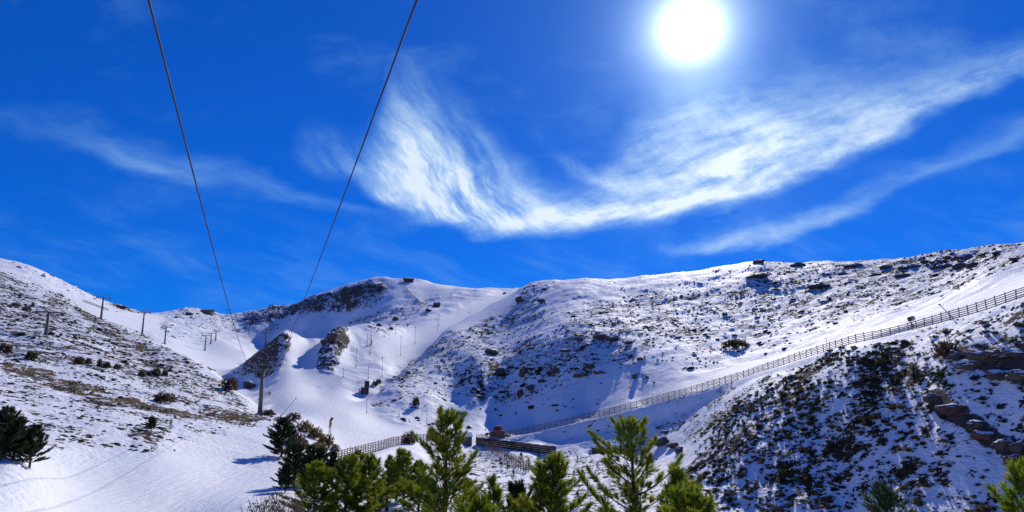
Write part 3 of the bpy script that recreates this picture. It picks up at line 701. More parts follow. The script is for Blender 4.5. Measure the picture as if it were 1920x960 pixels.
def shed():
    p = at(868, 228, 840); t = thing('shed', p, 'small brown gabled shed with snowy roof at the end of the fence', 'shed', None, .35)
    W, D, Hh = 5.0, 3.4, 2.2
    m = MB(); m.box((0, 0, Hh / 2 - .3), (W, D, Hh + .6)); m.build('wall', M['shedwall'], t)
    for s in (-1, 1):
        g = MB(); g.add([(s * W / 2, -D / 2, Hh), (s * W / 2, D / 2, Hh), (s * W / 2, 0, Hh + 1.0), (s * (W / 2 - .1), -D / 2, Hh), (s * (W / 2 - .1), D / 2, Hh), (s * (W / 2 - .1), 0, Hh + 1.0)], [(0, 1, 2), (5, 4, 3), (0, 3, 4, 1), (1, 4, 5, 2), (2, 5, 3, 0)]); g.build('gable', M['shedwall'], t)
    r = MB()
    for s in (-1, 1): r.bar((-W / 2 - .25, s * D * .27, Hh + .52), (W / 2 + .25, s * D * .27, Hh + .52), .05, .05)
    r.v = []; r.f = []
    r.add([(-W / 2 - .25, -D / 2 - .25, Hh - .02), (W / 2 + .25, -D / 2 - .25, Hh - .02), (W / 2 + .25, 0, Hh + 1.15), (-W / 2 - .25, 0, Hh + 1.15), (-W / 2 - .25, D / 2 + .25, Hh - .02), (W / 2 + .25, D / 2 + .25, Hh - .02),
           (-W / 2 - .25, -D / 2 - .25, Hh + .18), (W / 2 + .25, -D / 2 - .25, Hh + .18), (W / 2 + .25, 0, Hh + 1.35), (-W / 2 - .25, 0, Hh + 1.35), (-W / 2 - .25, D / 2 + .25, Hh + .18), (W / 2 + .25, D / 2 + .25, Hh + .18)],
          [(0, 3, 2, 1), (3, 4, 5, 2), (6, 7, 8, 9), (9, 8, 11, 10), (0, 1, 7, 6), (4, 10, 11, 5), (0, 6, 9, 3), (3, 9, 10, 4), (1, 2, 8, 7), (2, 5, 11, 8)])
    r.build('roof', M['snowcap'], t)
    dr = MB().box((-1.2, -D / 2 - .04, .95), (1.0, .08, 1.9)).build('door', M['wooddark'], t); MB().box((-.85, -D / 2 - .11, .95), (.06, .06, .16)).build('handle', M['darksteel'], dr)
shed()
def hut():
    p = hit(686, 737, 200); d = math.hypot(p.x, p.y); h = height(p, 688, 712); k = max(.7, h / 7.2)
    t = thing('lift_hut', p, 'dark two-storey lift hut with snowy roof at the edge of the run', 'hut', None, .2, k)
    MB().box((-.6, 0, 1.2), (4.2, 3.4, 3.4)).build('base', M['wooddark'], t)
    MB().box((-.6, -1.74, 1.0), (1.1, .08, 2.0)).build('door', M['wood'], t)
    MB().box((-.6, 0, 2.98), (4.7, 3.9, .16)).build('deck', M['wood'], t)
    MB().box((.4, .2, 4.6), (2.5, 2.5, 3.1)).build('cabin', M['wooddark'], t)
    for x in (-.25, 1.0):
        w = MB().box((x, -1.09, 4.9), (.95, .08, 1.2)).build('window', M['darksteel'], t); MB().box((x, -1.14, 4.9), (.8, .04, 1.02)).build('pane', M['glass'], w)
    MB().box((.4, .2, 6.27), (3.1, 3.1, .22)).build('roof', M['darksteel'], t)
    MB().box((.4, .2, 6.53), (3.0, 3.0, .28), taper=.9).build('roof_snow', M['snowcap'], t)
    rl = MB()
    for x in (-2.8, -1.8, -.9): rl.bar((x, -1.85, 3.05), (x, -1.85, 4.0), .08, .08)
    rl.bar((-2.8, -1.85, 4.0), (-.9, -1.85, 4.0), .08, .08); rl.bar((-2.8, -1.85, 3.5), (-.9, -1.85, 3.5), .06, .06); rl.build('railing', M['darksteel'], t)
    MB().tube([(-3.4, -1.2, -.4), (-3.4, -1.2, 2.6)], .25, 8).build('padded_post', M['orange'], t)
hut()
def building(px, py, dmin, L, D, Hh, label, mat='shedwall', rz=0.0, nwin=5, name='summit_building'):
    p = hit(px, py, dmin); t = thing(name, p, label, 'building', None, rz)
    MB().box((0, 0, Hh / 2 - 1), (L, D, Hh + 2)).build('wall', M[mat], t)
    r = MB(); r.extrude([(-D / 2 - .8, Hh), (D / 2 + .8, Hh), (.0, Hh + 2.2)], L + 1.6); ro = r.build('roof', M['wooddark'], t); ro.rotation_euler = (0, 0, math.pi / 2)
    MB().box((L * .25, 0, Hh + 2.1), (1.2, 1.2, 2.0)).build('chimney', M['shedwall'], ro)
    for k in range(nwin):
        x = -L / 2 + L * (k + .5) / nwin; w = MB().box((x, -D / 2 - .05, Hh * .55), (L / nwin * .6, .12, Hh * .4)).build('window', M['wood'], t); MB().box((x, -D / 2 - .14, Hh * .55), (L / nwin * .5, .06, Hh * .32)).build('pane', M['glass'], w)
building(388, 588, 900, 17, 8, 3.6, 'long low brown building on the skyline between the rock knob and the pylons')
building(766, 528, 800, 13, 6, 2.6, 'low dark building on the top of the rounded summit', 'wooddark', .2, 4)
def sign_frame():
    p = hit(508, 582, 900); t = thing('antenna_frame', p, 'square lattice antenna frame standing on the skyline ridge', 'antenna')
    for x in (-2.2, 2.2): MB().bar((x, 0, -1), (x, 0, 9), .8, .8).build('upright', M['darksteel'], t)
    for z in (2.4, 4.2, 6.0, 7.9): MB().bar((-2.6, 0, z), (2.6, 0, z), .6, .7).build('crossbar', M['redwood'], t)
    MB().bar((-2.2, .1, 2.4), (2.2, .1, 7.9), .25, .25).build('brace', M['darksteel'], t); MB().box((0, -.55, 5.4), (3.2, .2, 3.4)).build('panel', M['grey'], t)
sign_frame()

# ------------------------------------------------------------------ snow groomer
def groomer():
    p = at(934, 245, 814); t = thing('snow_groomer', p, 'red snow groomer with dark cab driving on the track behind the fence', 'snow groomer', None, math.radians(8))
    for s in (-1, 1):
        prof = [(-2.6, .05), (2.4, .05), (2.95, .45), (2.7, .95), (-2.7, .95), (-3.0, .5)]
        tr = MB().extrude(prof, 1.3); tk = tr.build('track', M['black'], t); tk.location = (0, s * 1.35, 0)
        for k in range(6):
            w = MB().tube([(-2.2 + k * .88, -.72, .48), (-2.2 + k * .88, .72, .48)], .36, 10).build('wheel', M['darksteel'], tk)
        gs = MB()
        for k in range(16): gs.box((-2.6 + k * .34, 0, .99), (.08, 1.4, .08))
        gs.build('track_bars', M['grey'], tk)
    MB().box((.1, 0, 1.15), (4.8, 1.5, .7)).build('chassis', M['darksteel'], t)
    MB().extrude([(-2.4, 1.2), (1.9, 1.2), (2.0, 1.75), (.9, 1.95), (-2.3, 1.95)], 2.1).build('body', M['red'], t)
    MB().extrude([(-.9, 1.9), (1.75, 1.9), (1.55, 2.6), (.95, 3.35), (-.75, 3.35), (-1.0, 2.6)], 2.0).build('cab', M['glass'], t)
    for s in (-1, 1):
        w = MB().extrude([(-.7, 2.1), (1.55, 2.1), (1.4, 2.6), (.85, 3.2), (-.6, 3.2), (-.75, 2.6)], .05).build('side_window', M['glass'], t); w.location = (0, s * 1.02, 0)
    MB().add([(1.79, -.9, 2.05), (1.79, .9, 2.05), (1.1, .9, 3.25), (1.1, -.9, 3.25)], [(0, 1, 2, 3)]).build('windscreen', M['glass'], t)
    MB().box((.05, 0, 3.44), (2.0, 2.15, .24)).build('roof', M['red'], t)
    for s in (-1, 1): MB().bar((-.95, s * 1.0, 1.9), (-.85, s * 1.0, 3.35), .12, .3).build('pillar', M['red'], t)
    for y in (-.7, 0, .7): MB().box((.95, y, 3.55), (.14, .22, .16)).build('work_lamp', M['grey'], t)
    bl = MB()
    for k in range(5):
        a = -0.5 + k * .25; bl.box((3.75 + .12 * abs(k - 2), -2.0 + k * 1.0, .55), (.12, 1.04, 1.1), ry=-.25, rz=(k - 2) * -.09)
    b = bl.build('blade', M['darksteel'], t); MB().bar((2.3, .6, .9), (3.7, .6, .6), .2, .2).bar((2.3, -.6, .9), (3.7, -.6, .6), .2, .2).build('blade_arm', M['red'], b)
    tl = MB().tube([(-3.7, -2.2, .4), (-3.7, 2.2, .4)], .36, 8).build('tiller', M['darksteel'], t); MB().bar((-2.4, 0, 1.1), (-3.6, 0, .7), .3, .25).build('tiller_arm', M['red'], tl)
    MB().tube([(-1.6, .7, 1.9), (-1.6, .7, 2.9)], .09, 8).build('exhaust', M['darksteel'], t)
    t.rotation_euler = (0, math.radians(-2), math.radians(172))
groomer()

# ------------------------------------------------------------------ snow guns, lances and poles
def fan_gun():
    p = at(1711, 168, 622); p = Vector((p.x, p.y, p.z)); t = thing('snow_gun', p, 'fan snow gun with grey barrel on a yellow stand behind the fence', 'snow gun', None, .5, .85)
    for k in range(3):
        a = k * 2.094; MB().bar((0, 0, .4), (math.cos(a) * 1.0, math.sin(a) * 1.0, -.15), .1, .1).build('leg', M['yellow'], t)
    MB().tube([(0, 0, -.2), (0, 0, 2.6)], [.28, .2], 10).build('stand', M['yellow'], t)
    MB().box((.35, 0, 1.7), (.4, .5, .8)).build('control_box', M['yellow'], t)
    br = MB().tube([(-.7, 0, 3.35), (-.35, 0, 3.4), (.5, 0, 3.62), (.85, 0, 3.7)], [.55, .62, .62, .5], 16, False).build('barrel', M['grey'], t, True)
    MB().tube([(-.78, 0, 3.33), (-.68, 0, 3.35)], [.5, .58], 16).build('intake_grille', M['darksteel'], br); MB().tube([(.84, 0, 3.7), (.9, 0, 3.715)], [.56, .56], 16).build('nozzle_ring', M['darksteel'], br)
    MB().bar((0, -.6, 2.6), (0, -.6, 3.4), .1, .1).bar((0, .6, 2.6), (0, .6, 3.4), .1, .1).bar((0, -.6, 2.65), (0, .6, 2.65), .12, .12).build('yoke', M['yellow'], t)
fan_gun()
def lance(p, h, label, group=None, lean=0.0, rz=0.0, pad=None, mat='darksteel', k=1.0, name='snow_lance'):
    t = thing(name, p, label, 'snow lance', group, rz); sx = math.sin(lean); cz = math.cos(lean)
    MB().tube([(0, 0, -.4), (sx * h * .94, 0, cz * h * .94)], [.07 * k, .045 * k], 6).build('pole', M[mat], t)
    MB().tube([(sx * h * .93, 0, cz * h * .93), (sx * h * .95, 0, cz * h * .95), (sx * h, 0, cz * h)], [.06 * k, .14 * k, .10 * k], 8).build('head', M[mat], t)
    if pad: MB().tube([(0, 0, 0), (sx * pad[0], 0, cz * pad[0])], pad[1], 8).build('pad', M['orange'], t)
    MB().box((sx * .6 + .12 * k, 0, .6 * cz), (.22 * k, .2 * k, .34 * k)).build('valve_box', M[mat], t)
    return t
for bx, by, ty in ((688, 650, 627), (694, 664, 622), (716, 707, 668), (751, 667, 630), (778, 645, 612), (667, 689, 652), (690, 711, 688), (720, 632, 620), (742, 626, 612), (820, 619, 597), (823, 611, 588), (752, 605, 590), (643, 708, 690)):
    p = hit(bx, by, 300); h = min(14, max(4.5, height(p, bx, ty))); lance(p, h, 'thin dark snow lance pole along the side gully', 'snow lances along the side gully', 0.0, 0, None, 'darksteel', 1.6)
p = hit(696, 646, 300); lance(p, 6.0, 'snow lance with an orange padded foot in the side gully', None, 0, 0, (3.0, .45), 'darksteel', 1.5)
p = hit(764, 613, 300); lance(p, 4.0, 'short marker post with an orange pad at the top of the gully bend', None, 0, 0, (3.0, .5), 'darksteel', 1.5, 'marker_post')
for bx, by, ty in ((687, 776, 748), (748, 780, 770), (800, 798, 768)):
    p = hit(bx, by, 170); lance(p, max(2.0, height(p, bx, ty)), 'thin pole standing along the shrubby edge of the groomed run', 'poles along the run edge', 0, 0, None, 'grey', 1.2, 'run_pole')
def torch(p, h):
    t = thing('snow_gun_mast', p, 'twin-pole snow gun mast with orange pad standing among the olive shrubs', 'snow gun')
    for x in (-.16, .22): MB().tube([(x * .6, 0, -.3), (x, 0, h * .86)], .07, 6).build('pole', M['darksteel'], t)
    MB().tube([(-.1, 0, -.2), (-.08, 0, h * .34)], .2, 8).build('foot_pad', M['oliveshrubpad'], t)
    MB().tube([(.05, -.05, h * .68), (.05, -.05, h * .88)], [.26, .24], 8).build('pad', M['orange'], t)
    hd = MB().tube([(-.05, 0, h * .88), (.3, 0, h * .96), (.5, 0, h)], [.18, .26, .2], 10).build('barrel', M['black'], t); MB().box((.2, 0, h * .8), (.28, .34, .5)).build('valve_box', M['darksteel'], t)
p = at(617, 150, 832); torch(p, height(p, 620, 783))
p = at(532, 124, 848); lance(p, max(6, height(p, 565, 787) * 1.1), 'long pale snow lance leaning beside the dark conical pine', None, .42, 0, (.5, .16), 'grey', 1.3)
p = at(523, 183, 778); lance(p, 6.2, 'thin lance leaning out over the run below the tall pylon', None, .72, 0, None, 'darksteel', 1.0)
p = at(1797, 158, 600); lance(p, 5.0, 'dark lance leaning over the wooden fence high on the right hillside', None, -.75, 0, None, 'darksteel', 1.4)
p = at(1550, 180, 645); lance(p, 4.2, 'upright thin snow lance behind the fence on the open snow shelf', None, 0, 0, None, 'grey', 1.0)
p = hit(505, 741, 200); t_ = lance(p, 1.9, 'small orange padded marker beside the boulder on the run', None, 0, 0, (1.4, .5), 'darksteel', 1.5, 'run_marker')

# ------------------------------------------------------------------ skiers far up the runs
def skier(px, py, dmin, label):
    p = hit(px, py, dmin); t = thing('person', p, label, 'person', None, random.uniform(0, 3))
    J = {'pel': (0, 0, .95), 'ch': (.08, 0, 1.32), 'nk': (.12, 0, 1.5), 'hd': (.14, 0, 1.66), 'kl': (.12, .13, .5), 'al': (0, .15, .08), 'tl': (.2, .15, .05), 'kr': (.12, -.13, .5), 'ar': (0, -.15, .08), 'tr': (.2, -.15, .05), 'el': (.15, .32, 1.12), 'wl': (.38, .3, 1.02), 'er': (.15, -.32, 1.12), 'wr': (.38, -.3, 1.02), 'sl': (.1, .2, 1.4), 'sr': (.1, -.2, 1.4)}
    R_ = {'pel': .17, 'ch': .19, 'nk': .07, 'hd': .12, 'kl': .085, 'al': .06, 'tl': .06, 'kr': .085, 'ar': .06, 'tr': .06, 'el': .055, 'wl': .045, 'er': .055, 'wr': .045, 'sl': .08, 'sr': .08}
    ks = list(J); ed = [('pel', 'ch'), ('ch', 'nk'), ('nk', 'hd'), ('pel', 'kl'), ('kl', 'al'), ('al', 'tl'), ('pel', 'kr'), ('kr', 'ar'), ('ar', 'tr'), ('ch', 'sl'), ('sl', 'el'), ('el', 'wl'), ('ch', 'sr'), ('sr', 'er'), ('er', 'wr')]
    m = bpy.data.meshes.new('body'); m.from_pydata([J[k] for k in ks], [(ks.index(a), ks.index(b)) for a, b in ed], []); m.materials.append(M['cloth'])
    o = link_obj('body', m, t); sk = o.modifiers.new('skin', 'SKIN')
    try:
        for i, k in enumerate(ks): m.skin_vertices[0].data[i].radius = (R_[k], R_[k])
        m.skin_vertices[0].data[0].use_root = True
    except Exception: pass
    s2 = o.modifiers.new('sub', 'SUBSURF'); s2.levels = s2.render_levels = 1
    for y in (-.15, .15): MB().box((.15, y, .03), (1.75, .1, .03)).build('ski', M['red'], t)
    for y in (-.33, .33): MB().bar((.4, y, 1.05), (.15, y * 1.3, 0), .03, .03).build('ski_pole', M['darksteel'], t)
skier(879, 588, 500, 'distant skier in dark clothes on the upper gully run')
skier(930, 551, 600, 'distant skier in dark clothes below the saddle between summits')

# ------------------------------------------------------------------ rocks
def ico(sub=2):
    import bmesh
    bm = bmesh.new(); bmesh.ops.create_icosphere(bm, subdivisions=sub, radius=1.0); v = np.array([q.co[:] for q in bm.verts]); f = np.array([[q.index for q in x.verts] for x in bm.faces]); bm.free(); return v, f
IV, IF = ico(4); IV2, IF2 = ico(2); IV1, IF1 = ico(1)
def rock_mesh(seed, mat, size, V0=IV, F0=IF):
    r = np.random.default_rng(seed); v = V0.copy()
    for k in range(18):                           # cut facets
        n = r.normal(size=3); n /= np.linalg.norm(n); c = r.uniform(.5, .88); d = v @ n; v = v - np.outer(np.maximum(d - c, 0) * .95, n)
    o = r.uniform(0, 50); v = v * (1 + .22 * fbm(v[:, 0] * 1.5 + o, v[:, 1] * 1.5 + v[:, 2] * 1.9, 4, seed)[:, None] + .07 * np.sign(perlin(v[:, 2] * 5 + o, v[:, 0] * 2, seed + 9))[:, None])
    return np_mesh('rock', v * np.array(size), F0, M[mat])
def boulder(px, py, wpx, hpx, label, mat='rock', dmin=40, rz=None, group=None, name='boulder', depth=.8, seed=None, sink=.25):
    p = hit(px, py, dmin); d = math.hypot(p.x, p.y); w = wpx * d / F / 2; h = hpx * d / F / 2
    o = link_obj(name, rock_mesh(seed if seed is not None else int(px * 7 + py), mat, (w * 1.1, w * depth, h * 1.25))); o.location = p + Vector((0, 0, h * (1 - 2 * sink)))
    a = math.atan2(p.x, p.y); o.rotation_euler = (0, 0, -a if rz is None else rz); return tag(o, label, 'rock', group)
boulder(466, 728, 26, 22, 'dark boulder beside the groomed run below the left slope', dmin=180)
boulder(976, 566, 22, 14, 'blocky square rock near the skyline of the right slope', 'redrock', 350)
boulder(1016, 567, 16, 10, 'low rounded rock beside the blocky skyline rock', dmin=350)
boulder(923, 664, 24, 14, 'pointed dark rock halfway up the big slope above the gully', dmin=300)
boulder(937, 699, 22, 14, 'rough dark rock on the big slope above the shaded bank', dmin=280)
boulder(995, 730, 26, 12, 'low dark slab of rock in the blue shaded bank', dmin=250)
boulder(868, 776, 22, 6, 'thin slanting dark rock low on the shaded bank', dmin=250)
boulder(622, 640, 18, 22, 'brown rock tower at the head of the snowy ramp', 'redrock', 350)
boulder(536, 636, 11, 13, 'dark rock tooth on top of the rocky spur', dmin=350)
boulder(712, 534, 12, 4, 'dark crag on the shoulder of the rounded summit', dmin=700, sink=.42)
boulder(657, 548, 18, 7, 'rough crag on the ridge left of the rounded summit'.replace('left of', 'below'), dmin=700, sink=.42)
boulder(355, 590, 18, 8, 'dark rock knob on the skyline next to the low building', dmin=800, sink=.42)
boulder(818, 576, 18, 13, 'dark rock outcrop beside the upper gully run', dmin=400)
boulder(803, 584, 12, 8, 'reddish rock outcrop at the foot of the summit fence', 'redrock', 450)
boulder(733, 617, 9, 6, 'small dark rock on the crest between the gully runs', dmin=400)
boulder(225, 576, 22, 8, 'dark craggy outcrop on the smooth left hill', dmin=600, sink=.42)
boulder(945, 551, 8, 6, 'small square rock on the saddle skyline', dmin=600, sink=.42)
boulder(1422, 493, 22, 9, 'dark rock group on the skyline of the right slope', dmin=300)
boulder(1494, 500, 26, 10, 'flat-topped dark rock just below the right skyline', dmin=300)
boulder(1420, 520, 44, 6, 'long dark ledge of rock on the upper right slope', dmin=280)
boulder(1536, 540, 48, 9, 'broad sloping rock ledge in the middle of the upper right slope', dmin=260)
boulder(1598, 500, 28, 6, 'narrow rock ledge on the upper right slope', dmin=280)
for k, (x, y, w, h) in enumerate([(a_, b_, c_ * .8, e_ * .7) for a_, b_, c_, e_ in [(1660, 503, 24, 10), (1692, 505, 20, 10), (1710, 502, 30, 10), (1690, 520, 32, 14), (1735, 493, 22, 10), (1775, 485, 20, 9), (1806, 487, 36, 14), (1845, 478, 26, 8), (1875, 475, 24, 8), (1770, 502, 40, 12), (1800, 503, 28, 16), (1825, 500, 26, 14), (1865, 508, 18, 6), (1900, 487, 20, 7), (1640, 517, 26, 8), (1578, 514, 22, 6)]]):
    boulder(x, y, w, h, 'rock ledge among the cluster below the highest part of the right skyline', 'rock' if k % 3 else 'redrock', 260, None, 'rock ledges under the right skyline', 'rock_ledge', .8, None, .36)
for k, (x, y, w, h) in enumerate([(1128, 635, 34, 10), (1150, 637, 26, 10), (1088, 640, 18, 9), (1180, 645, 20, 9), (1060, 660, 22, 8), (1105, 690, 22, 12), (1120, 700, 20, 10), (1200, 675, 14, 8), (1040, 700, 16, 18), (1090, 706, 24, 14), (980, 705, 18, 20), (975, 745, 14, 20), (1015, 717, 14, 8), (1190, 710, 10, 10)]):
    boulder(x, y, w, h, 'reddish rock in the broken band above the blue shaded bank', 'redrock', 240, None, 'rocks in the band above the shaded bank', 'rock_lump')
for k, (x, y, w, h) in enumerate([(1240, 835, 40, 18), (1262, 840, 26, 14), (1272, 850, 18, 16), (1250, 812, 18, 8), (1235, 803, 14, 7)]):
    boulder(x, y, w, h, 'dark rock on the shaded bank behind the sparse sunlit pine', 'rock', 120, None, 'rocks on the shaded bank', 'bank_rock')
for k, (x, y, w, h, m_) in enumerate([(1795, 672, 40, 22, 'rock'), (1850, 676, 70, 30, 'rock'), (1812, 690, 54, 20, 'rock'), (1895, 668, 60, 22, 'rock'), (1880, 706, 70, 18, 'rock'), (1910, 712, 50, 22, 'rock')]):
    boulder(x, y, w * .85, h * .75, ['dark outcrop beside the round red-brown bush on the near hillside', 'largest dark snow-topped outcrop, sloping down across the near hillside', 'dark outcrop just under the largest one on the near hillside', 'upper dark outcrop above the largest one, reaching out of the hillside', 'long flat dark outcrop below the others on the near hillside', 'blocky dark outcrop at the end of the long flat one'][k], m_, 60, None, 'outcrops high on the near hillside', 'rock_outcrop', .7)
for k, (x, y, w, h, m_) in enumerate([(a_, b_, c_ * .85, e_ * .75, g_) for a_, b_, c_, e_, g_ in [(1750, 750, 34, 20, 'redrock'), (1788, 772, 52, 26, 'redrock'), (1830, 800, 40, 22, 'rock'), (1850, 822, 44, 22, 'redrock'), (1885, 838, 50, 22, 'rock'), (1910, 850, 30, 34, 'rock'), (1900, 868, 44, 20, 'redrock'), (1760, 768, 24, 12, 'redrock')]]):
    boulder(x, y, w, h, ['topmost brown rock of the slanting rib on the near hillside', 'broad brown slab, second in the slanting rib', 'grey rock in the middle of the slanting rib', 'brown rock just below the middle of the slanting rib', 'wide grey rock low in the slanting rib', 'upright grey rock near the bottom of the slanting rib', 'lowest brown rock of the slanting rib', 'small brown rock tucked between the two topmost rib rocks'][k], m_, 60, None, 'rocks in the slanting rib on the near hillside', 'rib_rock', .7)

# ------------------------------------------------------------------ shrubs
def shrub_geo(seed, n=150, flat=.75, leaf=.16, spiky=.35, stems=7):
    r = np.random.default_rng(seed); V = []; Fs = []; tone = []
    th = r.uniform(0, 2 * math.pi, n); u = r.uniform(.05, 1, n) ** .6; ph = np.arccos(1 - r.uniform(0, 1, n))
    rad = (.55 + .45 * u) * (1 + .28 * np.sin(th * 3 + seed) * np.sin(ph * 2))
    c = np.stack([np.sin(ph) * np.cos(th) * rad, np.sin(ph) * np.sin(th) * rad, np.cos(ph) * rad * flat + .03], 1)
    out = c / (np.linalg.norm(c, axis=1)[:, None] + 1e-6) + r.normal(scale=.55, size=(n, 3)); out[:, 2] += spiky; out /= np.linalg.norm(out, axis=1)[:, None]
    side = np.cross(out, r.normal(size=(n, 3))); side /= np.linalg.norm(side, axis=1)[:, None]
    s = leaf * r.uniform(.7, 1.5, n)[:, None]
    A = c - side * s * .42; B = c + side * s * .42; C = c + out * s * 1.25; D = c - out * s * .35 + np.cross(out, side) * s * .5
    V = np.stack([A, B, C, D], 1).reshape(-1, 3); k = np.arange(n) * 4
    Fs = np.concatenate([np.stack([k, k + 1, k + 2], 1), np.stack([k, k + 3, k + 1], 1)])
    tone = np.repeat(r.uniform(0, 1, n), 4)
    return V, Fs, tone
def core_geo(seed, flat=.7, sc=.72):             # woody mass inside the shrub
    v = IV1.copy(); r = np.random.default_rng(seed); v = v * (1 + r.uniform(-.25, .2, len(v)))[:, None] * sc; v[:, 2] = v[:, 2] * flat
    v[:, 2] = np.maximum(v[:, 2], -.15); return v, IF1.copy(), np.full(len(v), .15)
def join(*gs):
    V = []; Fs = []; T_ = []; o = 0
    for v, f, t in gs: V.append(v); Fs.append(f + o); T_.append(t); o += len(v)
    return np.concatenate(V), np.concatenate(Fs), np.concatenate(T_)
SH = [join(shrub_geo(50 + k, 130, (.6, .75, .5, .85)[k % 4], .26), core_geo(90 + k, .55)) for k in range(6)]
SHL = [join(shrub_geo(50 + k, 40, (.6, .75, .5, .85)[k % 4], .42), core_geo(90 + k, .55)) for k in range(6)]
def shrub_parts(name, geo_seed, n, flat, leaf, mat, spiky=.35, core=True):
    g = shrub_geo(geo_seed, n, flat, leaf, spiky)
    return np_mesh(name, g[0], g[1], M[mat], {'tone': g[2]})
def stem_mesh(seed, k=9):
    m = MB(); r = random.Random(seed)
    for i in range(k):
        a = r.uniform(0, 6.28); l = r.uniform(.5, .85); m.tube([(0, 0, -.15), (math.cos(a) * l * .35, math.sin(a) * l * .35, l * .4), (math.cos(a) * l * .7, math.sin(a) * l * .7, l * .7)], [.05, .03, .012], 4, False)
    return m.mesh('stem', M['bark'])
STEM = [stem_mesh(k) for k in range(3)]
SHM = {}
def shrub_thing(p, w, h, label, cat='shrub', group=None, mat='shrub', k=0, n=420, leaf=.17, spiky=.5, name='shrub'):
    key = (mat, k % 4, n)
    if key not in SHM: SHM[key] = shrub_parts('foliage', 200 + k % 4, n, .9, leaf, mat, spiky)
    t = thing(name, p, label, cat, group, random.uniform(0, 6)); t.scale = (w / 2, w / 2 * .9, h)
    link_obj('foliage', SHM[key], t); link_obj('stem', STEM[k % 3], t); return t
def shrub_px(px, py, wpx, hpx, label, mat='shrub', dmin=40, group=None, k=0, **kw):
    p = hit(px, py, dmin); d = math.hypot(p.x, p.y); return shrub_thing(p, wpx * d / F, hpx * d / F, label, 'shrub', group, mat, k, **kw)
for k, (x, y, w, h, m_) in enumerate([(8, 662, 22, 18, 'brownshrub'), (58, 674, 20, 16, 'shrub'), (148, 682, 18, 14, 'brownshrub'), (165, 683, 14, 12, 'brownshrub'), (186, 688, 10, 16, 'brownshrub'), (200, 690, 16, 12, 'shrub'), (219, 692, 14, 11, 'brownshrub'), (264, 706, 16, 12, 'shrub'), (292, 704, 20, 15, 'shrub'), (309, 704, 12, 12, 'brownshrub'), (279, 704, 10, 9, 'brownshrub'), (27, 575, 14, 8, 'brownshrub'), (50, 583, 16, 9, 'brownshrub')]):
    shrub_px(x, y, w * .8, h * .8, ['largest brown shrub of the left slope, at the end of the row', 'dark round shrub next to the largest brown one on the left slope', 'wider brown shrub of the pair in the middle of the left slope row', 'narrower brown shrub of the pair in the middle of the left slope row', 'tall thin brown shrub in the left slope row', 'dark shrub between the tall thin one and a brown one in the row', 'brown shrub after the dark one in the left slope row', 'dark shrub standing a little below the row on the left slope', 'widest dark shrub of the close group of three on the left slope', 'small brown shrub beside the widest dark one in the group of three', 'smallest brown shrub before the widest dark one in the group of three', 'upper brown shrub high on the left slope below the brow', 'lower brown shrub high on the left slope below the brow'][k], m_, 60, 'shrubs in a row across the left slope', k)
shrub_px(309, 754, 34, 15, 'wide reddish brown shrub alone on the left slope above the brown bank', 'brownshrub', 60, None, 1)
shrub_px(430, 732, 26, 22, 'bare reddish twiggy shrub near the brow above the boulder', 'brownshrub', 60, None, 2)
shrub_px(504, 778, 22, 9, 'low brown shrub at the foot of the tall pylon', 'brownshrub', 100, None, 3)
for k, (x, y, w, h, m_) in enumerate([(548, 800, 34, 16, 'brownshrub'), (572, 812, 40, 26, 'oliveshrub'), (590, 822, 36, 26, 'oliveshrub'), (608, 836, 40, 26, 'oliveshrub'), (628, 843, 26, 18, 'brownshrub'), (556, 832, 40, 26, 'brownshrub'), (562, 852, 44, 24, 'brownshrub'), (596, 848, 40, 20, 'oliveshrub')]):
    p = at(x, (175, 160, 155, 150, 150, 140, 130, 140)[k], y); d = math.hypot(p.x, p.y)
    shrub_thing(p, w * d / F * .75, h * d / F * .75, ['brown shrub topmost on the mound, below the leaning lance', 'broad olive broom shrub near the top of the mound', 'olive broom shrub in the middle of the mound by the run', 'olive broom shrub just behind the snow gun mast', 'brown shrub at the tip of the mound reaching the run', 'brown shrub beside the dark conical pine on the mound', 'brown shrub lowest on the mound, above the dark conifers', 'olive broom shrub in front of the snow gun mast'][k], 'shrub', 'broom shrubs on the mound by the run', m_, k, 700, .12, .9)
shrub_px(1380, 652, 50, 14, 'dark spreading juniper patch alone on the lit right slope', 'shrub', 200, None, 1)
shrub_px(1776, 668, 34, 24, 'round red-brown bush beside the outcrops on the near hillside', 'brownshrub', 60, None, 2)
shrub_px(780, 760, 14, 14, 'small dark bush low on the big slope beside the run', 'shrub', 200, None, 3)
for k, (x, y, w, h) in enumerate([(702, 724, 10, 9), (709, 720, 10, 9), (741, 602, 12, 8)]):
    shrub_px(x, y, w, h, 'dark bush on the slope behind the lift hut', 'shrub', 200, 'bushes behind the lift hut', k)
p = at(766, 190, 834); shrub_thing(p, 3.6, 3.0, 'bare grey-brown bush growing through the curved wooden fence', 'shrub', None, 'brownshrub', 2, 700, .12, .9)

# near hillside: several hundred dark shrubs; the 300 that show largest are things of their own
def sample(weight, n, seed, dmin, dmax, cols=None):
    r = np.random.default_rng(seed); w = weight * (RG > dmin) * (RG < dmax)
    dA = np.gradient(AZ); dA = np.clip(dA, 0, .002); area = dA[:, None] * RG * np.gradient(RR)[None]; w = (w * area).ravel(); w = w / w.sum()
    idx = r.choice(w.size, n, p=w); i, j = np.unravel_index(idx, T.shape); fa = r.uniform(0, 1, n); fb = r.uniform(0, 1, n)
    i2 = np.minimum(i + 1, na - 1); j2 = np.minimum(j + 1, nr - 1)
    a = AZ[i] + (AZ[i2] - AZ[i]) * fa; d = RR[j] + (RR[j2] - RR[j]) * fb
    z = (GZ[i, j] * (1 - fa) + GZ[i2, j] * fa) * (1 - fb) + (GZ[i, j2] * (1 - fa) + GZ[i2, j2] * fa) * fb
    return np.stack([np.sin(a) * d, np.cos(a) * d, z], 1), i, j
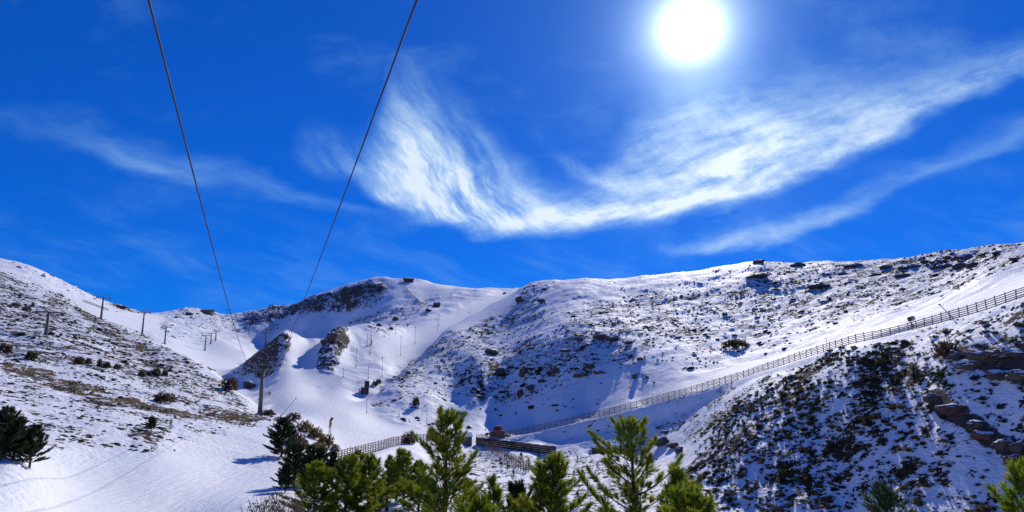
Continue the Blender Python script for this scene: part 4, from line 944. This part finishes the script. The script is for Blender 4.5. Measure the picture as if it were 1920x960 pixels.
clump = sm(fbm(GX / 9, GY / 9, 3, 77), -.25, .35)
inview = ((PX > -60) & (PX < 1990) & (PY < 985) & (PY > 400)).astype(float)
near_reg = region([(1240, 1000), (1270, 860), (1400, 735), (1560, 655), (1690, 640), (1930, 585), (2000, 1000)], 85, 190, .5)
wn = np.clip(veg * 1.4, 0, 1) ** 2.2 * near_reg * (0.5 + clump) * inview * (1 - np.clip(rock, 0, 1))
NB = 2600
pp, bi, bj = sample(wn, NB, 5, 85, 190); r_ = np.random.default_rng(8)
sz = r_.lognormal(-1.22, .40, NB); sz = np.clip(sz, .16, 1.1)
app = sz / np.linalg.norm(pp, axis=1); order = np.argsort(-app)
HS = [np_mesh('foliage', g[0], g[1], M['shrub'], {'tone': g[2]}) for g in SH]
HSB = [np_mesh('foliage', g[0], g[1], M['brownshrub'], {'tone': g[2]}) for g in SH[:3]]
for q, k in enumerate(order[:290]):
    br_ = q % 6 == 0
    px_, py_ = proj(*pp[k]); big_ = 'large' if sz[k] > .75 else 'small'; colr = 'brown' if br_ else 'dark'
    zone = 'beside the slanting rocky rib' if px_ > 1690 and py_ > 715 else 'around the big outcrops' if px_ > 1690 else 'just under the long fence' if py_ < 715 + (1500 - px_) * .12 else 'at its foot by the sapling plot' if px_ < 1420 else 'on the lower slope above the pines' if py_ > 850 else 'in the middle of the slope'
    o = thing('hillside_shrub', Vector(pp[k]) - Vector((0, 0, .08)), big_ + ' ' + colr + ' shrub on the near hillside ' + zone, 'shrub', big_ + ' ' + colr + ' hillside shrubs ' + zone, r_.uniform(0, 6))
    o.scale = (sz[k], sz[k] * r_.uniform(.8, 1.2), sz[k] * r_.uniform(.75, 1.1))
    link_obj('foliage', (HSB if br_ else HS)[q % (3 if br_ else 6)], o)
def scatter(name, pos, sizes, geos, mat, label, cat, seed, squash=(.7, 1.1)):
    r = np.random.default_rng(seed); V = []; Fs = []; Ts = []; o = 0
    for p, s, k in zip(pos, sizes, r.integers(0, len(geos), len(pos))):
        v, f, t = geos[k]; a = r.uniform(0, 6.28); ca, sa = math.cos(a), math.sin(a); sx, sy, sz_ = s * r.uniform(.8, 1.3), s * r.uniform(.7, 1.1), s * r.uniform(*squash)
        x = v[:, 0] * sx; y = v[:, 1] * sy
        V.append(np.stack([x * ca - y * sa + p[0], x * sa + y * ca + p[1], v[:, 2] * sz_ + p[2] - .05 * s], 1)); Fs.append(f + o); Ts.append(np.clip(t * .6 + r.uniform(0, .42), 0, 1)); o += len(v)
    m = np_mesh(name, np.concatenate(V), np.concatenate(Fs), M[mat], {'tone': np.concatenate(Ts)})
    return tag(link_obj(name, m), label, cat, None, 'stuff')
scatter('hillside_scrub', pp[order[290:]], sz[order[290:]], SHL, 'shrub', 'smaller dark scrub scattered over the near snowy hillside', 'scrub', 3)
# low heath, tussocks and stones poking through the snow on the far slopes: uncountable
TG = []
for k in range(8):
    r = np.random.default_rng(300 + k); n = 7; a = np.arange(n) / n * 6.283
    base = np.stack([np.cos(a), np.sin(a), np.zeros(n) - .3], 1) * r.uniform(.7, 1.2, (n, 1)); mid = np.stack([np.cos(a + .3) * .75, np.sin(a + .3) * .75, np.full(n, .38)], 1) * r.uniform(.6, 1.15, (n, 1))
    v = np.concatenate([base, mid, [[r.uniform(-.2, .2), r.uniform(-.2, .2), r.uniform(.5, .75)]]]); f = []
    for q in range(n): w = (q + 1) % n; f += [(q, w, n + q), (w, n + w, n + q), (n + q, n + w, 2 * n)]
    TG.append((v, np.array(f), np.full(len(v), r.uniform(.1, .6))))
far_w = np.clip(veg + rock * .5, 0, 1) ** 1.6 * (0.06 + clump ** 1.5) * inview * (1 - near_reg) * (1 - np.clip(groom * 1.5, 0, 1)) * FRONT
pt, _, _ = sample(far_w * (RG > 235), 17000, 15, 235, 640); r2 = np.random.default_rng(31)
scatter('heath_tussocks', pt, np.clip(r2.lognormal(-.72, .45, len(pt)), .2, 1.7), TG, 'tussock', 'dark heath tussocks and stones dotting the big snowy slope', 'heath', 4, (.45, .95))
pt, _, _ = sample(far_w * (RG <= 235), 9000, 16, 70, 235)
scatter('heath_clumps', pt, np.clip(r2.lognormal(-1.25, .42, len(pt)), .12, .9), TG, 'tussock', 'low brown heath clumps poking through the nearer snow', 'heath', 5, (.35, .8))
pt, _, _ = sample(np.clip(rock, 0, 1) * inview * FRONT * (RG > 330), 1500, 17, 330, 1150)
scatter('scree', pt, np.clip(r2.lognormal(.1, .5, len(pt)), .5, 3.2), [(v, f, t) for v, f, t in TG], 'rock', 'broken rocks on the spurs and the far ridge', 'rocks', 6, (.6, 1.2))

# ------------------------------------------------------------------ pines
def pine_geo(seed, h, R, nl=.16, nn=26, gap=.40, first=.08, nb=5, dens=1.0, wid=.013, up=0.0, flat=1.0, tuft=.15):
    r = np.random.default_rng(seed); tr = MB(); seg = []            # seg: (p, dir, len) needle-bearing shoots
    lean = r.normal(scale=.012 * h, size=2)
    ax = lambda z: np.array([lean[0] * (z / h) ** 2, lean[1] * (z / h) ** 2, z])
    zs = [first * h]
    while zs[-1] < h * .93: zs.append(zs[-1] + gap * (1.15 - .45 * zs[-1] / h) * r.uniform(.85, 1.15))
    tr.tube([tuple(ax(z)) for z in np.linspace(-.4, h * .97, 9)], [max(.012, .022 * h * (1 - z / h) ** .9 + .01) for z in np.linspace(0, h * .97, 9)], 7, False)
    for z in zs:
        f = min(z / h, .97); L0 = R * min(1.0, .62 + f * 1.6) * (1 - f) ** .60 + .14; a0 = r.uniform(0, 6.28)
        for b in range(nb):
            a = a0 + b * 6.283 / nb + r.normal(scale=.22); L = L0 * r.uniform(.50, 1.15); el = math.radians(18 + 40 * f + 50 * up * f) * flat + r.normal(scale=.12); cu = math.radians(34) * r.uniform(.5, 1.4)
            p = ax(z); pts = [p]; dirs = []; n = 5
            for q in range(n):
                e = el + cu * q / n; d = np.array([math.cos(a) * math.cos(e), math.sin(a) * math.cos(e), math.sin(e)]); p = p + d * L / n; pts.append(p); dirs.append(d)
            tr.tube([tuple(x) for x in pts], [.006 + .014 * L * (1 - q / 5.2) for q in range(n + 1)], 4, False)
            seg.append((pts[-2], dirs[-1], L / n + nl * .5, 1.3))
            step = .17 / dens; s = L * .22
            while s < L * .97:
                q = min(int(s / L * n), n - 1); base = pts[q] + dirs[q] * (s - q * L / n); d = dirs[q]; side = np.cross(d, [0, 0, 1]); side /= np.linalg.norm(side) + 1e-6
                sg = r.choice([-1, 1]); v = d * .75 + side * sg * r.uniform(.4, .9) + np.array([0, 0, r.uniform(-.05, .55)]); v /= np.linalg.norm(v)
                l = min(.55, .16 + .42 * (L - s) * r.uniform(.5, 1.0)); tr.tube([tuple(base), tuple(base + v * l)], [.008, .003], 3, False)
                seg.append((base + v * l * tuft, v, l * (1.05 - tuft), 1.0))
                if l > .3:
                    w = v * .6 - side * sg * .5 + np.array([0, 0, .4]); w /= np.linalg.norm(w); seg.append((base + v * l * .5, w, l * .5, .9))
                s += step * r.uniform(.7, 1.3)
    top = ax(h * .93); seg.append((top, np.array([0, 0, 1.0]), h * .07 + .1, 1.4))
    for b in range(5):
        a = b * 1.257 + r.uniform(0, 1); d = np.array([math.cos(a) * .45, math.sin(a) * .45, 1.0]); seg.append((ax(h * .94), d / np.linalg.norm(d), .22, 1.3))
    P0 = []; D0 = []; LL = []; TN = []
    for p, d, l, k in seg:
        m = max(6, int(nn * k * l / .25)); u = r.uniform(.05, 1.0, m) ** .75
        rd = r.normal(size=(m, 3)); rd -= np.outer(rd @ d, d); rd /= np.linalg.norm(rd, axis=1)[:, None] + 1e-6; an = r.uniform(.35, .95, m)[:, None] * (1.15 - .55 * u[:, None])
        P0.append(p + np.outer(u * l, d)); D0.append(d * np.cos(an) + rd * np.sin(an)); LL.append(nl * r.uniform(.7, 1.15, m)); t0 = r.uniform(0, 1) if r.uniform() > .06 else 1.0
        TN.append(np.clip(np.full(m, t0 * .8) + r.uniform(0, .2, m), 0, 1))
    P0 = np.concatenate(P0); D0 = np.concatenate(D0); LL = np.concatenate(LL); TN = np.concatenate(TN); m = len(P0)
    sd = np.cross(D0, r.normal(size=(m, 3))); sd /= np.linalg.norm(sd, axis=1)[:, None] + 1e-6
    V = np.stack([P0 - sd * wid / 2, P0 + sd * wid / 2, P0 + D0 * LL[:, None]], 1).reshape(-1, 3); k = np.arange(m) * 3
    return tr, V, np.stack([k, k + 1, k + 2], 1), np.repeat(TN, 3)
PM = {}
def pine_proto(key, mat, *a, **kw):
    tr, V, Fs, tn = pine_geo(*a, **kw); PM[key] = (tr.mesh('trunk', M['bark'], True), np_mesh('crown', V, Fs, M[mat], {'tone': tn}), a[1])
pine_proto('big', 'needle', 1, 8.6, 3.7, nl=.27, nn=46, gap=.56, wid=.022, dens=1.0, flat=.8, tuft=.45)
pine_proto('open', 'needle', 12, 9.2, 4.3, nl=.28, nn=58, gap=.66, nb=4, dens=.62, wid=.022, up=.0, flat=.66, tuft=.5)
pine_proto('mid', 'needle', 3, 5.4, 2.3, nl=.26, nn=40, gap=.40, wid=.026, dens=1.1, tuft=.4, flat=.85)
pine_proto('mid2', 'needle', 4, 5.2, 2.5, nl=.26, nn=40, gap=.40, wid=.026, dens=1.1, tuft=.4, flat=.85)
pine_proto('slim', 'needle', 5, 5.6, 2.0, nl=.22, nn=24, gap=.42, nb=4, wid=.022, up=.3)
pine_proto('dark', 'needledark', 6, 6.5, 3.3, nl=.22, nn=26, gap=.34, wid=.044, first=.04, dens=1.6, flat=.7)
pine_proto('dark2', 'needledark', 7, 5.2, 2.6, nl=.22, nn=26, gap=.34, wid=.044, first=.12, dens=1.6, flat=.8)
pine_proto('sap', 'needledark', 8, 2.4, .95, nl=.2, nn=16, gap=.3, nb=4, dens=.7, wid=.03, first=.12)
pine_proto('sap2', 'needledark', 9, 2.2, 1.1, nl=.2, nn=16, gap=.34, nb=4, dens=.7, wid=.03, first=.15)
def pine(key, p, h, label, group=None, rz=0.0, wide=1.0, name='pine_tree'):
    trm, crm, h0 = PM[key]; k = h / h0; t = thing(name, p, label, 'tree', group, rz); t.scale = (k * wide * 1.15, k * wide * 1.15, k)
    link_obj('trunk', trm, t); link_obj('crown', crm, t); return t
def pine_px(key, px, topy, d, label, rz=0.0, wide=1.0, group=None, name='pine_tree', py=900):
    p = at(px, d, py); h = height(p, px, topy); return pine(key, p, h, label, group, rz, wide, name)
pine_px('big', 835, 778, 40, 'tall bright green pine standing in front of the shed and the fence end', .3)
pine_px('open', 1190, 790, 31, 'open sunlit pine with sparse tufted branches in front of the short plank wall', 1.0)
pine_px('slim', 1262, 890, 29, 'bright green pine leaning against the open sunlit pine', 2.2, 1.35)
pine_px('mid', 1300, 935, 26, 'low bright green pine at the foot of the shrub hillside', 3.0, 1.2)
pine_px('mid', 1026, 870, 36, 'bushy green pine in front of the sapling plot', .8, 1.0)
pine_px('slim', 926, 903, 36, 'slender pine with upright shoots between the tall and the bushy pine', .4, 1.1)
pine_px('dark2', 972, 915, 40, 'dull dark pine tucked behind the bushy pine of the sapling plot', 1.4, .8)
pine_px('mid2', 898, 945, 33, 'small green pine at the skirts of the tall bright pine', 2.4)
for key, x, ty, d, rz, w, lab in [('mid', 650, 862, 58, 0, 1.0, 'rounded yellow-green pine in front of the lower end of the curved fence'), ('mid2', 692, 862, 61, 1, 1.05, 'bright green pine with a shaded side in the middle of the pine row'),
        ('mid2', 592, 874, 56, 2, 1.1, 'green pine in front of the dark conifers by the run'), ('slim', 727, 858, 66, 3, 1.1, 'slim green pine in the row, its leader touching the curved fence'), ('mid', 758, 848, 68, 4, .95, 'green pine standing before the bare bush of the curved fence'),
        ('mid2', 786, 872, 60, 5, .9, 'dense green pine close beside the tall bright pine'), ('dark2', 744, 868, 72, 1, 1.0, 'dull green pine half hidden in the pine row'), ('mid2', 668, 850, 76, 2.7, .9, 'green pine behind the row at the lower fence end'), ('slim', 872, 905, 46, 1.7, 1.2, 'slim green pine behind the tall bright pine')]:
    pine_px(key, x, ty, d, lab, rz, w * 1.25)
for key, x, ty, d, rz, w, lab in [('dark', 552, 836, 80, .2, 1.15, 'broad dark conifer at the edge of the groomed run'), ('dark', 580, 838, 84, 1.2, .9, 'dark conifer in the middle of the dark clump'), ('dark2', 600, 843, 82, 2.1, 1.0, 'narrow dark conifer of the clump beside the mound'), ('dark', 624, 848, 78, 3.1, .75, 'spiky dark conifer with gaps, next to the yellow-green pine'), ('dark2', 536, 872, 74, 4.0, 1.2, 'low dark conifer spreading over the run edge')]:
    pine_px(key, x, ty, d, lab, rz, w)
p = at(527, 115, 860); pine('dark', p, height(p, 524, 786), 'dark conical pine casting a shadow on the bank below the tall pylon', None, .7, 1.25)
p = at(803, 208, 842); pine('dark2', p, height(p, 803, 808), 'small dark spruce beside the curved fence behind the tall pine', None, 0, .8)
for x, y, ty, w, key, lab in [(55, 877, 800, 1.15, 'dark2', 'dark pine with a bare trunk at the open end of the left clump'), (24, 864, 785, 1.1, 'dark', 'dark pine in the middle of the left clump'), (-6, 862, 768, 1.1, 'dark2', 'dark pine at the back of the left clump')]:
    p = hit(max(x, 1), y, 40); pine(key, p, height(p, x, ty), lab, None, x, w)
p = hit(283, 808, 70); pine('dark2', p, height(p, 283, 782), 'small dark pine alone on the open left slope', None, 1, 1.3); p = hit(319, 807, 70); pine('sap2', p, height(p, 319, 793), 'tiny pine beside the small one on the left slope', None, 2, 1.2)
pine_px('mid', 1922, 896, 33, 'green pine tip at the foot of the rocky near hillside', 1.5, .8)
pine_px('sap', 1655, 946, 60, 'small green pine tip among the hillside shrubs', .5, 1.3)
for k, (x, y, ty) in enumerate([(959, 845, 829), (977, 872, 852), (991, 886, 864), (1010, 866, 848), (1036, 888, 861), (1046, 884, 863), (1056, 886, 870), (1076, 902, 885), (1083, 869, 857), (1093, 908, 884), (1069, 918, 902), (962, 902, 884), (952, 884, 868), (1083, 952, 926), (1104, 930, 915), (1120, 880, 868), (1150, 900, 884), (1020, 900, 885), (940, 880, 868), (1060, 935, 918), (1135, 945, 925), (1000, 930, 912)]):
    p = hit(x, y, 90); pine('sap' if k % 2 else 'sap2', p, max(1.2, height(p, x, ty)), 'thin pine sapling planted in the snowy plot below the plank walls', 'pine saplings in the snowy plot', k * 1.3, 1.0, 'pine_sapling')
# wire fence posts in the plot
for k, (x, y, ty) in enumerate([(1107, 952, 928), (1088, 948, 925), (1110, 925, 908)]):
    p = hit(x, y, 90); t = thing('plot_post', p, 'thin dark post of the wire line in the snowy sapling plot', 'post', 'posts in the snowy plot')
    MB().tube([(0, 0, -.3), (0, 0, max(1.4, height(p, x, ty)))], [.06, .05], 6).build('post', M['darksteel'], t); MB().box((0, 0, max(1.4, height(p, x, ty)) - .1), (.16, .08, .08)).build('bracket', M['darksteel'], t)

# ------------------------------------------------------------------ bare bush and dry grass at the foot of the pines
def twig_bush(p, w, h, label, seed, n=240):
    r = random.Random(seed); t = thing('bare_bush', p, label, 'bush'); m = MB(); V = []; Fs = []
    for k in range(n // 6):
        a = r.uniform(0, 6.28); e = r.uniform(.5, 1.45); l = h * r.uniform(.6, 1.05); x0 = r.uniform(-.5, .5) * w * .6; y0 = r.uniform(-.5, .5) * w * .5
        p1 = Vector((x0, y0, -.1)); d = Vector((math.cos(a) * math.cos(e), math.sin(a) * math.cos(e), math.sin(e))); p2 = p1 + d * l * .5; m.tube([p1, p2, p2 + (d + Vector((0, 0, .25))).normalized() * l * .5], [.022, .014, .006], 4, False)
        for q in range(7):
            b = p1 + d * l * r.uniform(.3, .9); v = Vector((r.uniform(-1, 1), r.uniform(-1, 1), r.uniform(.1, 1.2))).normalized(); m.tube([b, b + v * r.uniform(.25, .55)], [.010, .004], 3, False)
    m.build('twigs', M['twig'], t); g = shrub_geo(seed, 900, .95, .05, .8)
    f = np_mesh('dry_leaves', g[0] * np.array([w / 2, w / 2, h * .92]), g[1], M['brownshrub'], {'tone': g[2]}); link_obj('dry_leaves', f, t)
p = at(505, 52, 950); twig_bush(p, 3.2, height(p, 505, 922), 'bare twiggy grey-brown bush at the foot of the dark conifers', 3)
p = at(545, 50, 950); twig_bush(p, 2.6, height(p, 545, 930), 'lower twiggy bush under the dark conifers, next to the larger one', 4)
def straw():
    r = np.random.default_rng(4); n = 5000; x0 = at(640, 56, 950); x1 = at(800, 56, 950); u = r.uniform(0, 1, n); v = r.uniform(-3, 5, n)
    bx = x0.x + (x1.x - x0.x) * u; by = x0.y + (x1.y - x0.y) * u + v; bz = np.array([ground(float(a), float(b)) for a, b in zip(bx, by)])
    B = np.stack([bx, by, bz], 1); d = r.normal(scale=.25, size=(n, 3)); d[:, 2] = 1; L = r.uniform(.25, .75, n)[:, None]; s = r.normal(size=(n, 3)); s[:, 2] = 0; s /= np.linalg.norm(s, axis=1)[:, None]
    V = np.stack([B - s * .012, B + s * .012, B + d * L], 1).reshape(-1, 3); k = np.arange(n) * 3
    tag(link_obj('dry_grass', np_mesh('dry_grass', V, np.stack([k, k + 1, k + 2], 1), M['straw'], {'tone': np.repeat(r.uniform(0, 1, n), 3)})), 'pale dry grass under the row of green pines', 'grass', None, 'stuff')
straw()
